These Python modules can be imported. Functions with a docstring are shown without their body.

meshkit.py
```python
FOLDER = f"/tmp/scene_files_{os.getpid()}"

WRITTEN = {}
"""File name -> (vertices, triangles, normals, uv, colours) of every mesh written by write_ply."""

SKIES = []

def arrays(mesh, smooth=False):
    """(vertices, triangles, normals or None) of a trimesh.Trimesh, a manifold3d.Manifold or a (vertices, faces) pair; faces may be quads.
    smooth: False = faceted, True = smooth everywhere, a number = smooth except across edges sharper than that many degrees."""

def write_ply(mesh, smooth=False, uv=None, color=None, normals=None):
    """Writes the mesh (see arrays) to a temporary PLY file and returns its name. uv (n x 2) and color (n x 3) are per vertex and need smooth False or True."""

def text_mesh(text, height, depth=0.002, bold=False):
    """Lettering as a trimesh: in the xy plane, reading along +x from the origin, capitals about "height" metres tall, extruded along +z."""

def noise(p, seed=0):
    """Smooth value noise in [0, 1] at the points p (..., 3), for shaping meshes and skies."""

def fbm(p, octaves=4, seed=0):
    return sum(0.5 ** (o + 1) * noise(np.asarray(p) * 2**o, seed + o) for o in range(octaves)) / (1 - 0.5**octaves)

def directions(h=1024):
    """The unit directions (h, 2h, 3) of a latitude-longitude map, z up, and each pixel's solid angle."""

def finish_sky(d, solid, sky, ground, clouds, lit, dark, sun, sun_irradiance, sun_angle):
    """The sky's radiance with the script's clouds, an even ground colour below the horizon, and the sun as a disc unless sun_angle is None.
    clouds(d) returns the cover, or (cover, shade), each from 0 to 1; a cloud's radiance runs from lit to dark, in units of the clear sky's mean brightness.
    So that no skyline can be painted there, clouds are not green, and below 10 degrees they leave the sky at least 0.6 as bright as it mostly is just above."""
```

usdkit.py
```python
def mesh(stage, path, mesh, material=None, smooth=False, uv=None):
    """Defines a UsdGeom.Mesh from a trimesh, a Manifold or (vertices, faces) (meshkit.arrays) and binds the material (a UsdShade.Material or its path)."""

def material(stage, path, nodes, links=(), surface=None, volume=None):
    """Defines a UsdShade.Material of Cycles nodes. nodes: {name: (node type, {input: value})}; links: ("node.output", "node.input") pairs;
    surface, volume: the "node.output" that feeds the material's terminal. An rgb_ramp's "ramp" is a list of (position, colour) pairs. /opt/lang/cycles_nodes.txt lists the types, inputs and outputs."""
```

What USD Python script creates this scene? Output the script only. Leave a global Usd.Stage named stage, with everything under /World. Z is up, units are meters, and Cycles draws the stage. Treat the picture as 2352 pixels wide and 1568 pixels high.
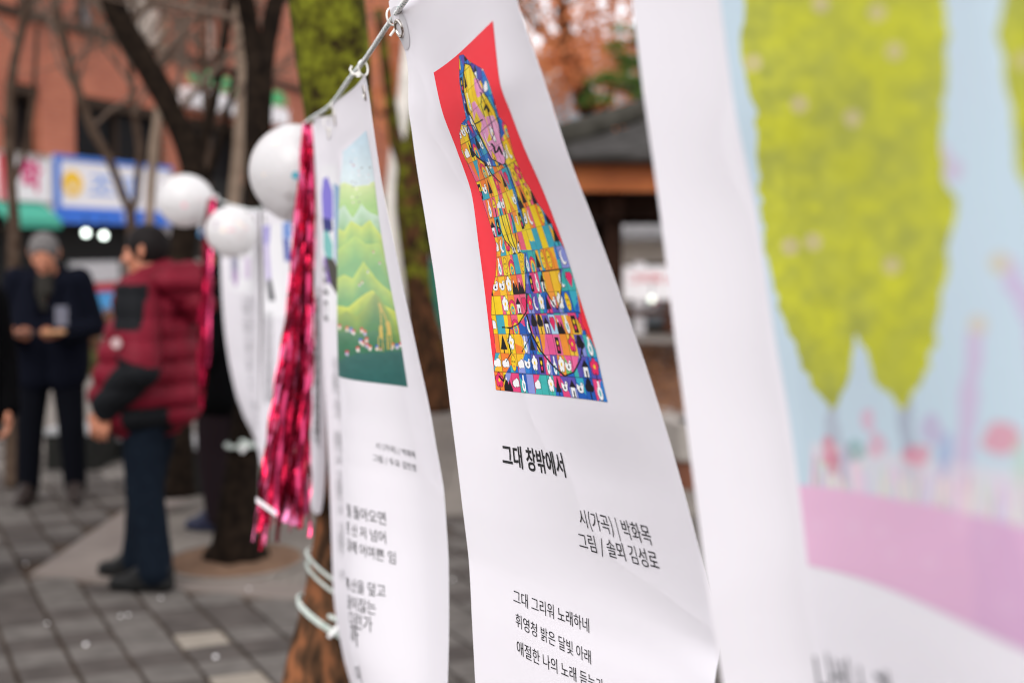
import math, random
import numpy as np
import trimesh, usdkit, meshkit
import shapely
from shapely.geometry import Polygon, LineString
from shapely import affinity
from scipy.interpolate import PchipInterpolator, Akima1DInterpolator
from scipy.ndimage import map_coordinates
from scipy.spatial import cKDTree
from manifold3d import Manifold, OpType
from pxr import Usd, UsdGeom, UsdLux, UsdShade, Gf, Sdf, Vt

stage = Usd.Stage.CreateInMemory()
UsdGeom.SetStageUpAxis(stage, 'Z')
UsdGeom.SetStageMetersPerUnit(stage, 1.0)
UsdGeom.Xform.Define(stage, '/World')
UsdGeom.Scope.Define(stage, '/World/Looks')
rng = np.random.default_rng(7)
random.seed(7)

# ------------------------------------------------------------------ camera
FPX, CX, CY, HOR = 3267.0, 1176.0, 784.0, 565.0      # a 50 mm lens, in units of a 2352 px wide picture
EYE = np.array([0.0, 0.0, 1.6])
PITCH = math.atan((CY - HOR) / FPX)
FWD = np.array([0, math.cos(PITCH), -math.sin(PITCH)])
UPV = np.array([0, math.sin(PITCH), math.cos(PITCH)])
cam = UsdGeom.Camera.Define(stage, '/World/camera')
cam.CreateHorizontalApertureAttr(36.0)
cam.CreateVerticalApertureAttr(24.0)
cam.CreateFocalLengthAttr(50.0)
cam.CreateFStopAttr(3.1)
cam.CreateFocusDistanceAttr(1.72)
cam.CreateClippingRangeAttr(Gf.Vec2f(0.05, 1000.0))
cam.CreateExposureAttr(1.4)
cam.AddTranslateOp().Set(Gf.Vec3d(*EYE))
cam.AddRotateXOp().Set(90.0 - math.degrees(PITCH))

# ------------------------------------------------------------------ overcast sky and soft sun
SUN_EL, SUN_AZ = math.radians(40), math.radians(190)   # azimuth = atan2(x, y) of the direction towards the sun
SUN_DIR = np.array([math.sin(SUN_AZ) * math.cos(SUN_EL), math.cos(SUN_AZ) * math.cos(SUN_EL), math.sin(SUN_EL)])
dome = UsdLux.DomeLight.Define(stage, '/World/sky')
sky_mat = usdkit.material(stage, '/World/Looks/overcast_sky', {
    'sky': ('sky_texture', {'sky_type': 'single_scattering', 'sun_disc': False, 'sun_elevation': SUN_EL, 'sun_rotation': SUN_AZ}),
    'tc': ('texture_coordinate', {}),
    'n': ('noise_texture', {'scale': 2.2, 'detail': 5.0}),
    'r': ('rgb_ramp', {'ramp': [(0.3, (5.6, 5.55, 5.7)), (0.7, (6.9, 6.8, 6.9))]}),
    'm': ('mix', {'fac': 0.9}),
    'b': ('background_shader', {'strength': 0.1})},
    [('tc.generated', 'n.vector'), ('n.fac', 'r.fac'), ('sky.color', 'm.color1'), ('r.color', 'm.color2'), ('m.color', 'b.color')], surface='b.background')
UsdShade.MaterialBindingAPI.Apply(dome.GetPrim()).Bind(sky_mat)
dome.GetPrim().SetCustomDataByKey('kind', 'structure')
sun = UsdLux.DistantLight.Define(stage, '/World/sun')
sun.CreateIntensityAttr(0.22)
sun.CreateAngleAttr(40.0)
sun.CreateColorAttr(Gf.Vec3f(1.0, 0.97, 0.93))
sun.GetPrim().CreateAttribute('inputs:normalize', Sdf.ValueTypeNames.Bool).Set(True)
sun.AddRotateXYZOp().Set(Gf.Vec3f(90 - math.degrees(SUN_EL), 0, -math.degrees(SUN_AZ) + 180))

# ------------------------------------------------------------------ helpers
def P(X, Y, Z):
    """The point that stands at depth Z along the lens axis in the direction of the picture point X, Y."""
    X, Y, Z = np.broadcast_arrays(np.asarray(X, float), np.asarray(Y, float), np.asarray(Z, float))
    return EYE + Z[..., None] * (FWD + ((X - CX) / FPX)[..., None] * np.array([1, 0, 0]) + ((CY - Y) / FPX)[..., None] * UPV)

def G(X, Y, z=0.0):
    d = FWD + (X - CX) / FPX * np.array([1, 0, 0]) + (CY - Y) / FPX * UPV
    return EYE + d * (z - EYE[2]) / d[2]

def proj(p):
    q = np.asarray(p) - EYE
    z = q @ FWD
    return CX + FPX * q[..., 0] / z, CY - FPX * (q @ UPV) / z, z

def lin(c):
    c = np.asarray(c, float) / 255.0
    return np.where(c <= 0.04045, c / 12.92, ((c + 0.055) / 1.055) ** 2.4)

def ink(*c):
    """Print colour: what is seen on white stock, as an albedo."""
    return np.clip(lin(c) * 0.96, 0, 0.92)

used = {}
def fresh(parent, name):
    k = used.get((parent, name), 0)
    used[(parent, name)] = k + 1
    return f'{parent}/{name}' if k == 0 else f'{parent}/{name}_{k:03d}'

def tag(prim, label=None, cat=None, group=None, kind=None):
    for k, v in (('label', label), ('category', cat), ('group', group), ('kind', kind)):
        if v:
            prim.SetCustomDataByKey(k, v)
    return prim

def thing(name, label, cat, loc=(0, 0, 0), rz=0.0, group=None):
    x = UsdGeom.Xform.Define(stage, fresh('/World', name))
    x.AddTranslateOp().Set(Gf.Vec3d(*map(float, loc)))
    if rz:
        x.AddRotateZOp().Set(float(rz))
    x._loc = np.array(loc, float)
    tag(x.GetPrim(), label, cat, group)
    LOC[str(x.GetPath())] = (np.array(loc, float), rz)
    return str(x.GetPath())
LOC = {}

def obj(name, mesh, m, parent=None, smooth=35, color=None, label=None, cat=None, group=None, kind=None, world=True):
    """One Mesh prim. World coordinates are moved into the holder's own frame."""
    par = parent or '/World'
    path = fresh(par, name)
    v, f, n = meshkit.arrays(mesh, smooth)
    if world and parent:
        top = '/'.join(parent.split('/')[:3])
        if top in LOC:
            loc, rz = LOC[top]
            v = v - loc
            if rz:
                a = -math.radians(rz)
                R = np.array([[math.cos(a), -math.sin(a), 0], [math.sin(a), math.cos(a), 0], [0, 0, 1]])
                v = v @ R.T
                n = None if n is None else n @ R.T
    ms = UsdGeom.Mesh.Define(stage, path)
    ms.CreatePointsAttr(Vt.Vec3fArray.FromNumpy(np.ascontiguousarray(v, np.float32)))
    ms.CreateFaceVertexCountsAttr(Vt.IntArray.FromNumpy(np.full(len(f), 3, np.int32)))
    ms.CreateFaceVertexIndicesAttr(Vt.IntArray.FromNumpy(np.ascontiguousarray(f, np.int32).ravel()))
    ms.CreateSubdivisionSchemeAttr('none')
    if n is not None:
        ms.CreateNormalsAttr(Vt.Vec3fArray.FromNumpy(np.ascontiguousarray(n, np.float32)))
        ms.SetNormalsInterpolation('vertex')
    if color is not None:
        UsdGeom.PrimvarsAPI(ms).CreatePrimvar('Cd', Sdf.ValueTypeNames.Color3fArray, 'vertex').Set(Vt.Vec3fArray.FromNumpy(np.ascontiguousarray(color, np.float32)))
    UsdShade.MaterialBindingAPI.Apply(ms.GetPrim()).Bind(UsdShade.Material.Get(stage, '/World/Looks/' + m))
    tag(ms.GetPrim(), label, cat, group, kind)
    return path

def mat(name, c, rough=0.7, c2=None, scale=6.0, detail=4.0, bump=0.0, bscale=None, metal=0.0, spec=0.3, sheen=0.0, lo=0.35, hi=0.65, emit=0.0):
    n = {'p': ('principled_bsdf', {'roughness': rough, 'metallic': metal, 'specular_ior_level': spec, 'sheen_weight': sheen, 'base_color': c})}
    l = []
    if c2 is not None or bump:
        n['g'] = ('geometry', {})
    if c2 is not None:
        n['n'] = ('noise_texture', {'scale': scale, 'detail': detail})
        n['r'] = ('rgb_ramp', {'ramp': [(lo, c), (hi, c2)]})
        l += [('g.position', 'n.vector'), ('n.fac', 'r.fac'), ('r.color', 'p.base_color')]
    if bump:
        n['bn'] = ('noise_texture', {'scale': bscale or scale * 3, 'detail': 5.0})
        n['b'] = ('bump', {'strength': bump, 'distance': 0.02})
        l += [('g.position', 'bn.vector'), ('bn.fac', 'b.height'), ('b.normal', 'p.normal')]
    if emit:
        n['p'][1].update(emission_color=c, emission_strength=emit)
    usdkit.material(stage, '/World/Looks/' + name, n, l, surface='p.BSDF')
    return name

def box(x0, y0, z0, x1, y1, z1):
    return trimesh.creation.box(bounds=[[min(x0, x1), min(y0, y1), min(z0, z1)], [max(x0, x1), max(y0, y1), max(z0, z1)]])

def rbox(w, d, h, r=0.01, loc=(0, 0, 0), rz=0.0):
    """A box w x d x h standing on loc with rounded edges."""
    s = [Manifold.sphere(r, 8).translate((sx * (w / 2 - r), sy * (d / 2 - r), zz)) for sx in (-1, 1) for sy in (-1, 1) for zz in (r, h - r)]
    m = Manifold.batch_hull(s).rotate((0, 0, rz)).translate(tuple(map(float, loc))).to_mesh()
    return trimesh.Trimesh(m.vert_properties[:, :3], m.tri_verts, process=False)

def tube(pts, radii, n=10, noise_amp=0.0, noise_freq=8.0, seed=0, closed=True, step=None):
    """A tapered tube along a path; radii per point."""
    pts = np.asarray(pts, float)
    radii = np.broadcast_to(np.asarray(radii, float), (len(pts),)).copy()
    if step:
        L = np.r_[0, np.cumsum(np.linalg.norm(np.diff(pts, axis=0), axis=1))]
        k = max(3, int(L[-1] / step) + 1)
        t = np.linspace(0, L[-1], k)
        sp = PchipInterpolator(L, pts, axis=0) if len(pts) > 2 else (lambda q: np.stack([np.interp(q, L, pts[:, i]) for i in range(3)], 1))
        pts, radii = sp(t), np.interp(t, L, radii)
    T = np.gradient(pts, axis=0)
    T /= np.linalg.norm(T, axis=1, keepdims=True) + 1e-12
    a = np.array([0, 0, 1.0]) if abs(T[0, 2]) < 0.9 else np.array([1.0, 0, 0])
    N = np.cross(T[0], a); N /= np.linalg.norm(N)
    rings = []
    th = np.arange(n) / n * 2 * np.pi
    for i in range(len(pts)):
        N = N - T[i] * (N @ T[i]); N /= np.linalg.norm(N)
        B = np.cross(T[i], N)
        rings.append(pts[i] + radii[i] * (np.cos(th)[:, None] * N + np.sin(th)[:, None] * B))
    v = np.concatenate(rings)
    if noise_amp:
        c = np.repeat(pts, n, axis=0)
        d = v - c
        k = 1 + noise_amp * (2 * meshkit.fbm(v * noise_freq * np.array([1, 1, 0.45]) + 50, 3, seed) - 1)
        v = c + d * k[:, None]
    m = len(pts)
    i, j = np.meshgrid(np.arange(m - 1), np.arange(n), indexing='ij')
    a0, b0 = i * n + j, i * n + (j + 1) % n
    f = np.stack([a0, b0, b0 + n, a0, b0 + n, a0 + n], -1).reshape(-1, 3)
    if closed:
        v = np.vstack([v, pts[0], pts[-1]])
        k0, k1, r = len(v) - 2, len(v) - 1, np.arange(n)
        f = np.vstack([f, np.stack([np.full(n, k0), (r + 1) % n, r], 1), np.stack([np.full(n, k1), (m - 1) * n + r, (m - 1) * n + (r + 1) % n], 1)])
    return trimesh.Trimesh(v, f, process=False)

def join(ms):
    return trimesh.util.concatenate(ms)

def torus(center, normal, R, r, n=28, k=8, ellipse=1.0):
    normal = np.asarray(normal, float) / np.linalg.norm(normal)
    a = np.array([0, 0, 1.0]) if abs(normal[2]) < 0.9 else np.array([1.0, 0, 0])
    x = np.cross(a, normal); x /= np.linalg.norm(x)
    y = np.cross(normal, x)
    t = np.linspace(0, 2 * np.pi, n + 1)
    return tube(np.asarray(center) + R * (np.cos(t)[:, None] * x + ellipse * np.sin(t)[:, None] * y), r, k, closed=False)

def blob(chains, edge=0.03, smooth=8, extra=()):
    parts = list(extra)
    for ch in chains:
        if len(ch) == 1:
            p, r = ch[0]
            parts.append(Manifold.sphere(r, 16).translate(tuple(map(float, p))))
        for (p, r), (q, s) in zip(ch[:-1], ch[1:]):
            parts.append(Manifold.batch_hull([Manifold.sphere(r, 14).translate(tuple(map(float, p))), Manifold.sphere(s, 14).translate(tuple(map(float, q)))]))
    m = Manifold.batch_boolean(parts, OpType.Add).refine_to_length(edge).to_mesh()
    t = trimesh.Trimesh(m.vert_properties[:, :3], m.tri_verts, process=True)
    if smooth:
        trimesh.smoothing.filter_taubin(t, lamb=0.5, nu=0.52, iterations=smooth)
    return t

# ------------------------------------------------------------------ materials
def sheet_material():
    usdkit.material(stage, '/World/Looks/banner_stock', {
        'g': ('geometry', {}), 'n': ('noise_texture', {'scale': 900.0, 'detail': 2.0}), 'b': ('bump', {'strength': 0.06, 'distance': 0.0006}),
        'n2': ('noise_texture', {'scale': 5.0, 'detail': 3.0}), 'b2': ('bump', {'strength': 0.05, 'distance': 0.01}),
        'p': ('principled_bsdf', {'base_color': (0.815, 0.786, 0.828), 'roughness': 0.55, 'specular_ior_level': 0.25}),
        't': ('translucent_bsdf', {'color': (0.8, 0.79, 0.8)}), 'm': ('mix_closure', {'fac': 0.14})},
        [('g.position', 'n.vector'), ('n.fac', 'b.height'), ('g.position', 'n2.vector'), ('n2.fac', 'b2.height'), ('b2.normal', 'b.normal'), ('b.normal', 'p.normal'), ('p.BSDF', 'm.closure1'), ('t.BSDF', 'm.closure2')], surface='m.closure')
    usdkit.material(stage, '/World/Looks/printed_ink', {
        'a': ('attribute', {'attribute': 'Cd'}), 'g': ('geometry', {}), 'n': ('noise_texture', {'scale': 900.0, 'detail': 2.0}), 'b': ('bump', {'strength': 0.06, 'distance': 0.0006}),
        'p': ('principled_bsdf', {'roughness': 0.6, 'specular_ior_level': 0.12})},
        [('a.color', 'p.base_color'), ('g.position', 'n.vector'), ('n.fac', 'b.height'), ('b.normal', 'p.normal')], surface='p.BSDF')
sheet_material()
mat('black_ink', (0.018, 0.018, 0.02), 0.5)
mat('grey_ink', (0.2, 0.2, 0.21), 0.6)
mat('pale_ink', (0.5, 0.49, 0.51), 0.6)
mat('paver', (0.092, 0.083, 0.076), 0.75, (0.125, 0.112, 0.103), 9.0, bump=0.25, bscale=160, spec=0.04)
mat('paver_brown', (0.058, 0.050, 0.046), 0.75, (0.08, 0.069, 0.063), 7.0, bump=0.25, bscale=160, spec=0.04)
mat('paver_pale', (0.2, 0.172, 0.14), 0.75, (0.23, 0.2, 0.165), 9.0, bump=0.2, bscale=160)
mat('joint_soil', (0.04, 0.028, 0.021), 0.95, (0.062, 0.046, 0.036), 5.0, bump=0.3, bscale=60, spec=0.04)
mat('far_paving', (0.15, 0.132, 0.118), 0.85, (0.2, 0.18, 0.16), 0.8, bump=0.2, bscale=40)
mat('plaza_stone', (0.13, 0.112, 0.097), 0.8, (0.165, 0.144, 0.124), 3.0, bump=0.15, bscale=90)
mat('band_stone', (0.145, 0.118, 0.104), 0.8, (0.175, 0.146, 0.128), 4.0)
mat('soil', (0.11, 0.06, 0.034), 0.95, (0.17, 0.098, 0.06), 18.0, bump=0.6, bscale=70)
mat('leaf_litter', (0.09, 0.04, 0.022), 0.9, (0.17, 0.078, 0.042), 7.0, bump=0.8, bscale=30)
mat('granite', (0.23, 0.205, 0.185), 0.7, (0.29, 0.265, 0.24), 40.0)
mat('dark_granite', (0.013, 0.013, 0.012), 0.6, (0.02, 0.02, 0.018), 30.0, spec=0.04)
mat('pale_slab', (0.27, 0.27, 0.275), 0.6, (0.32, 0.32, 0.325), 12.0)
mat('dark_bark', (0.007, 0.005, 0.004), 0.95, (0.022, 0.0145, 0.010), 22.0, bump=1.0, bscale=60, spec=0.04)
mat('brown_bark', (0.045, 0.028, 0.02), 0.9, (0.085, 0.058, 0.042), 14.0, bump=0.8, bscale=60, spec=0.04)
mat('tan_bark', (0.2, 0.145, 0.105), 0.85, (0.27, 0.2, 0.15), 8.0, bump=0.5, bscale=40, spec=0.04)
mat('twig', (0.12, 0.085, 0.066), 0.9, spec=0.04)
mat('red_brick_twig', (0.16, 0.1, 0.07), 0.9)
mat('moss', (0.03, 0.022, 0.008), 0.95, (0.16, 0.19, 0.016), 13.0, lo=0.36, hi=0.60, bump=1.0, bscale=90)
mat('flaky_bark', (0.075, 0.04, 0.022), 0.9, (0.31, 0.115, 0.045), 11.0, lo=0.40, hi=0.62, bump=1.0, bscale=50)
def mossy_trunk(name, z0, z1, amount, k=1.0):
    """Flaky brown bark low down, moss above: the moss grows where the bole is shaded from the paving's wear."""
    usdkit.material(stage, '/World/Looks/' + name, {
        'g': ('geometry', {}), 's': ('separate_xyz', {}), 'mr': ('map_range', {'from_min': z0, 'from_max': z1, 'to_min': -0.25, 'to_max': amount, 'clamp': True}),
        'n': ('noise_texture', {'scale': 9.0, 'detail': 6.0}), 'st': ('vector_math', {'math_type': 'multiply', 'vector2': (1.0, 1.0, 0.4)}), 'n2': ('noise_texture', {'scale': 26.0, 'detail': 6.0}), 'n3': ('noise_texture', {'scale': 21.0, 'detail': 9.0, 'roughness': 0.68}),
        'bark': ('rgb_ramp', {'ramp': [(0.36, (0.03 * k, 0.018 * k, 0.011 * k)), (0.5, (0.095 * k, 0.046 * k, 0.024 * k)), (0.66, (0.25 * k, 0.095 * k, 0.042 * k))]}),
        'moss': ('rgb_ramp', {'ramp': [(0.38, (0.02, 0.013, 0.005)), (0.5, (0.075, 0.074, 0.008)), (0.66, (0.16, 0.17, 0.014))]}),
        'add': ('math', {'math_type': 'add'}), 'r': ('map_range', {'from_min': 0.5, 'from_max': 0.62, 'to_min': 0.0, 'to_max': 1.0, 'clamp': True}),
        'm': ('mix', {}), 'b': ('bump', {'strength': 0.6, 'distance': 0.012}), 'p': ('principled_bsdf', {'roughness': 0.95, 'specular_ior_level': 0.05})},
        [('g.position', 's.vector'), ('s.z', 'mr.value'), ('g.position', 'n.vector'), ('g.position', 'st.vector1'), ('st.vector', 'n2.vector'), ('g.position', 'n3.vector'), ('n2.fac', 'bark.fac'), ('n3.fac', 'moss.fac'),
         ('n.fac', 'add.value1'), ('mr.result', 'add.value2'), ('add.value', 'r.value'), ('r.result', 'm.fac'), ('bark.color', 'm.color1'), ('moss.color', 'm.color2'), ('m.color', 'p.base_color'), ('n3.fac', 'b.height'), ('b.normal', 'p.normal')], surface='p.BSDF')
mossy_trunk('mossy_trunk_near', 1.1, 1.75, 0.36)
mossy_trunk('mossy_trunk_far', 0.3, 1.6, 0.07, .4)
mossy_trunk('bare_trunk', 3.0, 6.0, 0.1)
def leaf(name, c, c2):
    usdkit.material(stage, '/World/Looks/' + name, {
        'g': ('geometry', {}), 'n': ('noise_texture', {'scale': 2.4, 'detail': 3.0}), 'r': ('rgb_ramp', {'ramp': [(0.35, c), (0.65, c2)]}),
        'd': ('principled_bsdf', {'roughness': 0.6, 'specular_ior_level': 0.2}), 't': ('translucent_bsdf', {}), 'm': ('mix_closure', {'fac': 0.35})},
        [('g.position', 'n.vector'), ('n.fac', 'r.fac'), ('r.color', 'd.base_color'), ('r.color', 't.color'), ('d.BSDF', 'm.closure1'), ('t.BSDF', 'm.closure2')], surface='m.closure')
leaf('autumn_leaf', (0.46, 0.145, 0.05), (0.64, 0.26, 0.115))
leaf('pine_needle', (0.06, 0.12, 0.025), (0.13, 0.23, 0.045))
leaf('dry_leaf', (0.15, 0.07, 0.035), (0.25, 0.12, 0.06))
leaf('shrub_leaf', (0.10, 0.12, 0.03), (0.2, 0.17, 0.07))
def brick_wall():
    usdkit.material(stage, '/World/Looks/red_brick', {
        'g': ('geometry', {}), 's': ('separate_xyz', {}), 'a': ('math', {'math_type': 'multiply', 'value2': 0.244}), 'b': ('math', {'math_type': 'multiply_add', 'value2': 0.97}),
        'c': ('combine_xyz', {}), 'k': ('brick_texture', {'color1': (0.43, 0.135, 0.075), 'color2': (0.35, 0.10, 0.058), 'mortar': (0.33, 0.17, 0.125), 'scale': 1.0, 'mortar_size': 0.008, 'brick_width': 0.21, 'row_height': 0.07}),
        'n': ('noise_texture', {'scale': 0.9, 'detail': 3.0}), 'r': ('rgb_ramp', {'ramp': [(0.3, (0.78, 0.72, 0.72)), (0.7, (1.1, 1.1, 1.05))]}), 'm': ('mix', {'mix_type': 'multiply', 'fac': 1.0}),
        'p': ('principled_bsdf', {'roughness': 0.85, 'specular_ior_level': 0.2})},
        [('g.position', 's.vector'), ('s.x', 'a.value1'), ('s.y', 'b.value1'), ('a.value', 'b.value3'), ('b.value', 'c.x'), ('s.z', 'c.y'), ('c.vector', 'k.vector'), ('g.position', 'n.vector'), ('n.fac', 'r.fac'),
         ('k.color', 'm.color1'), ('r.color', 'm.color2'), ('m.color', 'p.base_color')], surface='p.BSDF')
brick_wall()
mat('grey_render', (0.3, 0.27, 0.25), 0.85, (0.36, 0.33, 0.3), 1.5)
mat('pale_bark', (0.5, 0.47, 0.43), 0.85, (0.62, 0.58, 0.53), 6.0)
mat('pale_render', (0.4, 0.37, 0.36), 0.85, (0.48, 0.45, 0.43), 1.0)
mat('beige_render', (0.42, 0.36, 0.31), 0.85, (0.48, 0.42, 0.36), 1.5)
mat('brown_frame', (0.045, 0.031, 0.023), 0.8, spec=0.05)
mat('dark_glass', (0.008, 0.008, 0.009), 0.4, spec=0.03)
mat('grey_glass', (0.2, 0.22, 0.24), 0.15, spec=0.5)
mat('shop_dark', (0.02, 0.02, 0.02), 0.6, spec=0.04)
mat('sign_white', (0.78, 0.76, 0.78), 0.5)
mat('sign_blue', (0.03, 0.15, 0.62), 0.45)
mat('sign_deep_blue', (0.04, 0.17, 0.6), 0.45)
mat('sign_pale_blue', (0.16, 0.33, 0.76), 0.5)
mat('sign_yellow', (0.85, 0.52, 0.03), 0.5)
mat('sign_pink', (0.62, 0.06, 0.2), 0.5)
mat('sign_red', (0.6, 0.05, 0.07), 0.5)
mat('awning_teal', (0.05, 0.34, 0.24), 0.7)
mat('sign_green', (0.05, 0.36, 0.12), 0.5)
mat('teal_panel', (0.005, 0.12, 0.085), 0.5)
mat('stripe_grey', (0.55, 0.56, 0.58), 0.6)
mat('poster_blue', (0.08, 0.36, 0.72), 0.5)
mat('lamp_glow', (0.86, 1.0, 0.9), 0.5, emit=2.2)
mat('clear_patch', (0.56, 0.545, 0.57), 0.35)
mat('dim_glow', (0.9, 1.0, 0.86), 0.5, emit=0.7)
mat('roof_tile', (0.02, 0.018, 0.016), 0.85, (0.042, 0.038, 0.036), 8.0, bump=0.4)
mat('roof_tile_far', (0.2, 0.2, 0.21), 0.7, (0.3, 0.3, 0.31), 6.0)
mat('ridge_tile', (0.016, 0.014, 0.009), 0.9, (0.045, 0.041, 0.032), 6.0)
mat('orange_timber', (0.22, 0.056, 0.012), 0.7, (0.3, 0.085, 0.02), 3.0)
mat('dark_timber', (0.018, 0.009, 0.006), 0.6, (0.04, 0.018, 0.012), 4.0, spec=0.04)
mat('brown_timber', (0.11, 0.038, 0.02), 0.6, (0.15, 0.055, 0.03), 4.0)
mat('white_plastic', (0.76, 0.74, 0.7), 0.35, spec=0.4)
mat('eyelet_metal', (0.62, 0.58, 0.54), 0.22, metal=1.0)
mat('rope_white', (0.83, 0.83, 0.82), 0.7)
mat('rope_green', (0.01, 0.2, 0.16), 0.7)
mat('rope_mint', (0.4, 0.5, 0.45), 0.7, (0.66, 0.68, 0.64), 120.0)
mat('skin', (0.42, 0.165, 0.095), 0.5, (0.48, 0.2, 0.12), 30.0)
mat('skin_pink', (0.52, 0.22, 0.16), 0.5)
mat('black_hair', (0.012, 0.010, 0.010), 0.5, spec=0.04)
mat('grey_hair', (0.085, 0.078, 0.077), 0.6, (0.16, 0.148, 0.145), 60.0, spec=0.04)
mat('maroon_nylon', (0.108, 0.0038, 0.0115), 0.6, (0.145, 0.0058, 0.017), 6.0, spec=0.12)
mat('black_nylon', (0.0085, 0.009, 0.0105), 0.6, spec=0.04)
mat('navy_wool', (0.004, 0.0048, 0.0095), 0.85, spec=0.04)
mat('black_wool', (0.002, 0.002, 0.0024), 0.95, spec=0.04)
mat('navy_denim', (0.0045, 0.007, 0.012), 0.9, (0.006, 0.0095, 0.0155), 20.0, spec=0.04)
mat('black_trouser', (0.003, 0.0034, 0.0055), 0.9, spec=0.04)
mat('plum_trouser', (0.012, 0.0075, 0.0092), 0.9, spec=0.04)
mat('black_leather', (0.0045, 0.0045, 0.0045), 0.55, spec=0.2)
mat('brown_leather', (0.015, 0.008, 0.006), 0.5)
mat('blue_shoe', (0.012, 0.014, 0.035), 0.5)
mat('grey_knit', (0.026, 0.024, 0.021), 0.9, spec=0.04)
mat('phone_black', (0.008, 0.008, 0.009), 0.2)
mat('tan_card', (0.42, 0.23, 0.11), 0.5)
mat('paper', (0.13, 0.13, 0.165), 0.6)
mat('eye_dark', (0.01, 0.008, 0.008), 0.2)
mat('lip', (0.32, 0.1, 0.09), 0.5)
mat('badge_white', (0.42, 0.3, 0.3), 0.6)
mat('confetti', (0.75, 0.73, 0.73), 0.5)
def balloon_mat():
    usdkit.material(stage, '/World/Looks/balloon_skin', {
        'p': ('principled_bsdf', {'base_color': (0.72, 0.71, 0.71), 'roughness': 0.3, 'specular_ior_level': 0.45, 'coat_weight': 0.25, 'coat_roughness': 0.15}),
        't': ('translucent_bsdf', {'color': (0.8, 0.78, 0.78)}), 'm': ('mix_closure', {'fac': 0.45})},
        [('p.BSDF', 'm.closure1'), ('t.BSDF', 'm.closure2')], surface='m.closure')
    for nm, c in (('foil_pink', (0.6, 0.05, 0.15)), ('foil_red', (0.42, 0.008, 0.042)), ('foil_rose', (0.64, 0.13, 0.27)), ('foil_deep', (0.25, 0.003, 0.025))):
        usdkit.material(stage, '/World/Looks/' + nm, {
            'g': ('geometry', {}), 'n': ('noise_texture', {'scale': 55.0, 'detail': 2.0}), 'b': ('bump', {'strength': 0.3, 'distance': 0.01}),
            'p': ('principled_bsdf', {'base_color': c, 'metallic': 0.92, 'roughness': 0.17})}, [('g.position', 'n.vector'), ('n.fac', 'b.height'), ('b.normal', 'p.normal')], surface='p.BSDF')
    usdkit.material(stage, '/World/Looks/foil_film', {
        'p': ('principled_bsdf', {'base_color': (0.72, 0.2, 0.42), 'metallic': 0.6, 'roughness': 0.25}), 't': ('transparent_bsdf', {'color': (0.95, 0.55, 0.75)}), 'm': ('mix_closure', {'fac': 0.3})},
        [('p.BSDF', 'm.closure1'), ('t.BSDF', 'm.closure2')], surface='m.closure')
balloon_mat()
for nm, c in (('dot_pink', (0.85, 0.45, 0.5)), ('dot_teal', (0.08, 0.33, 0.42)), ('dot_brown', (0.3, 0.17, 0.17)), ('dot_cream', (0.85, 0.72, 0.6)), ('dot_grey', (0.45, 0.38, 0.42))):
    mat(nm, c, 0.4)
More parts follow.
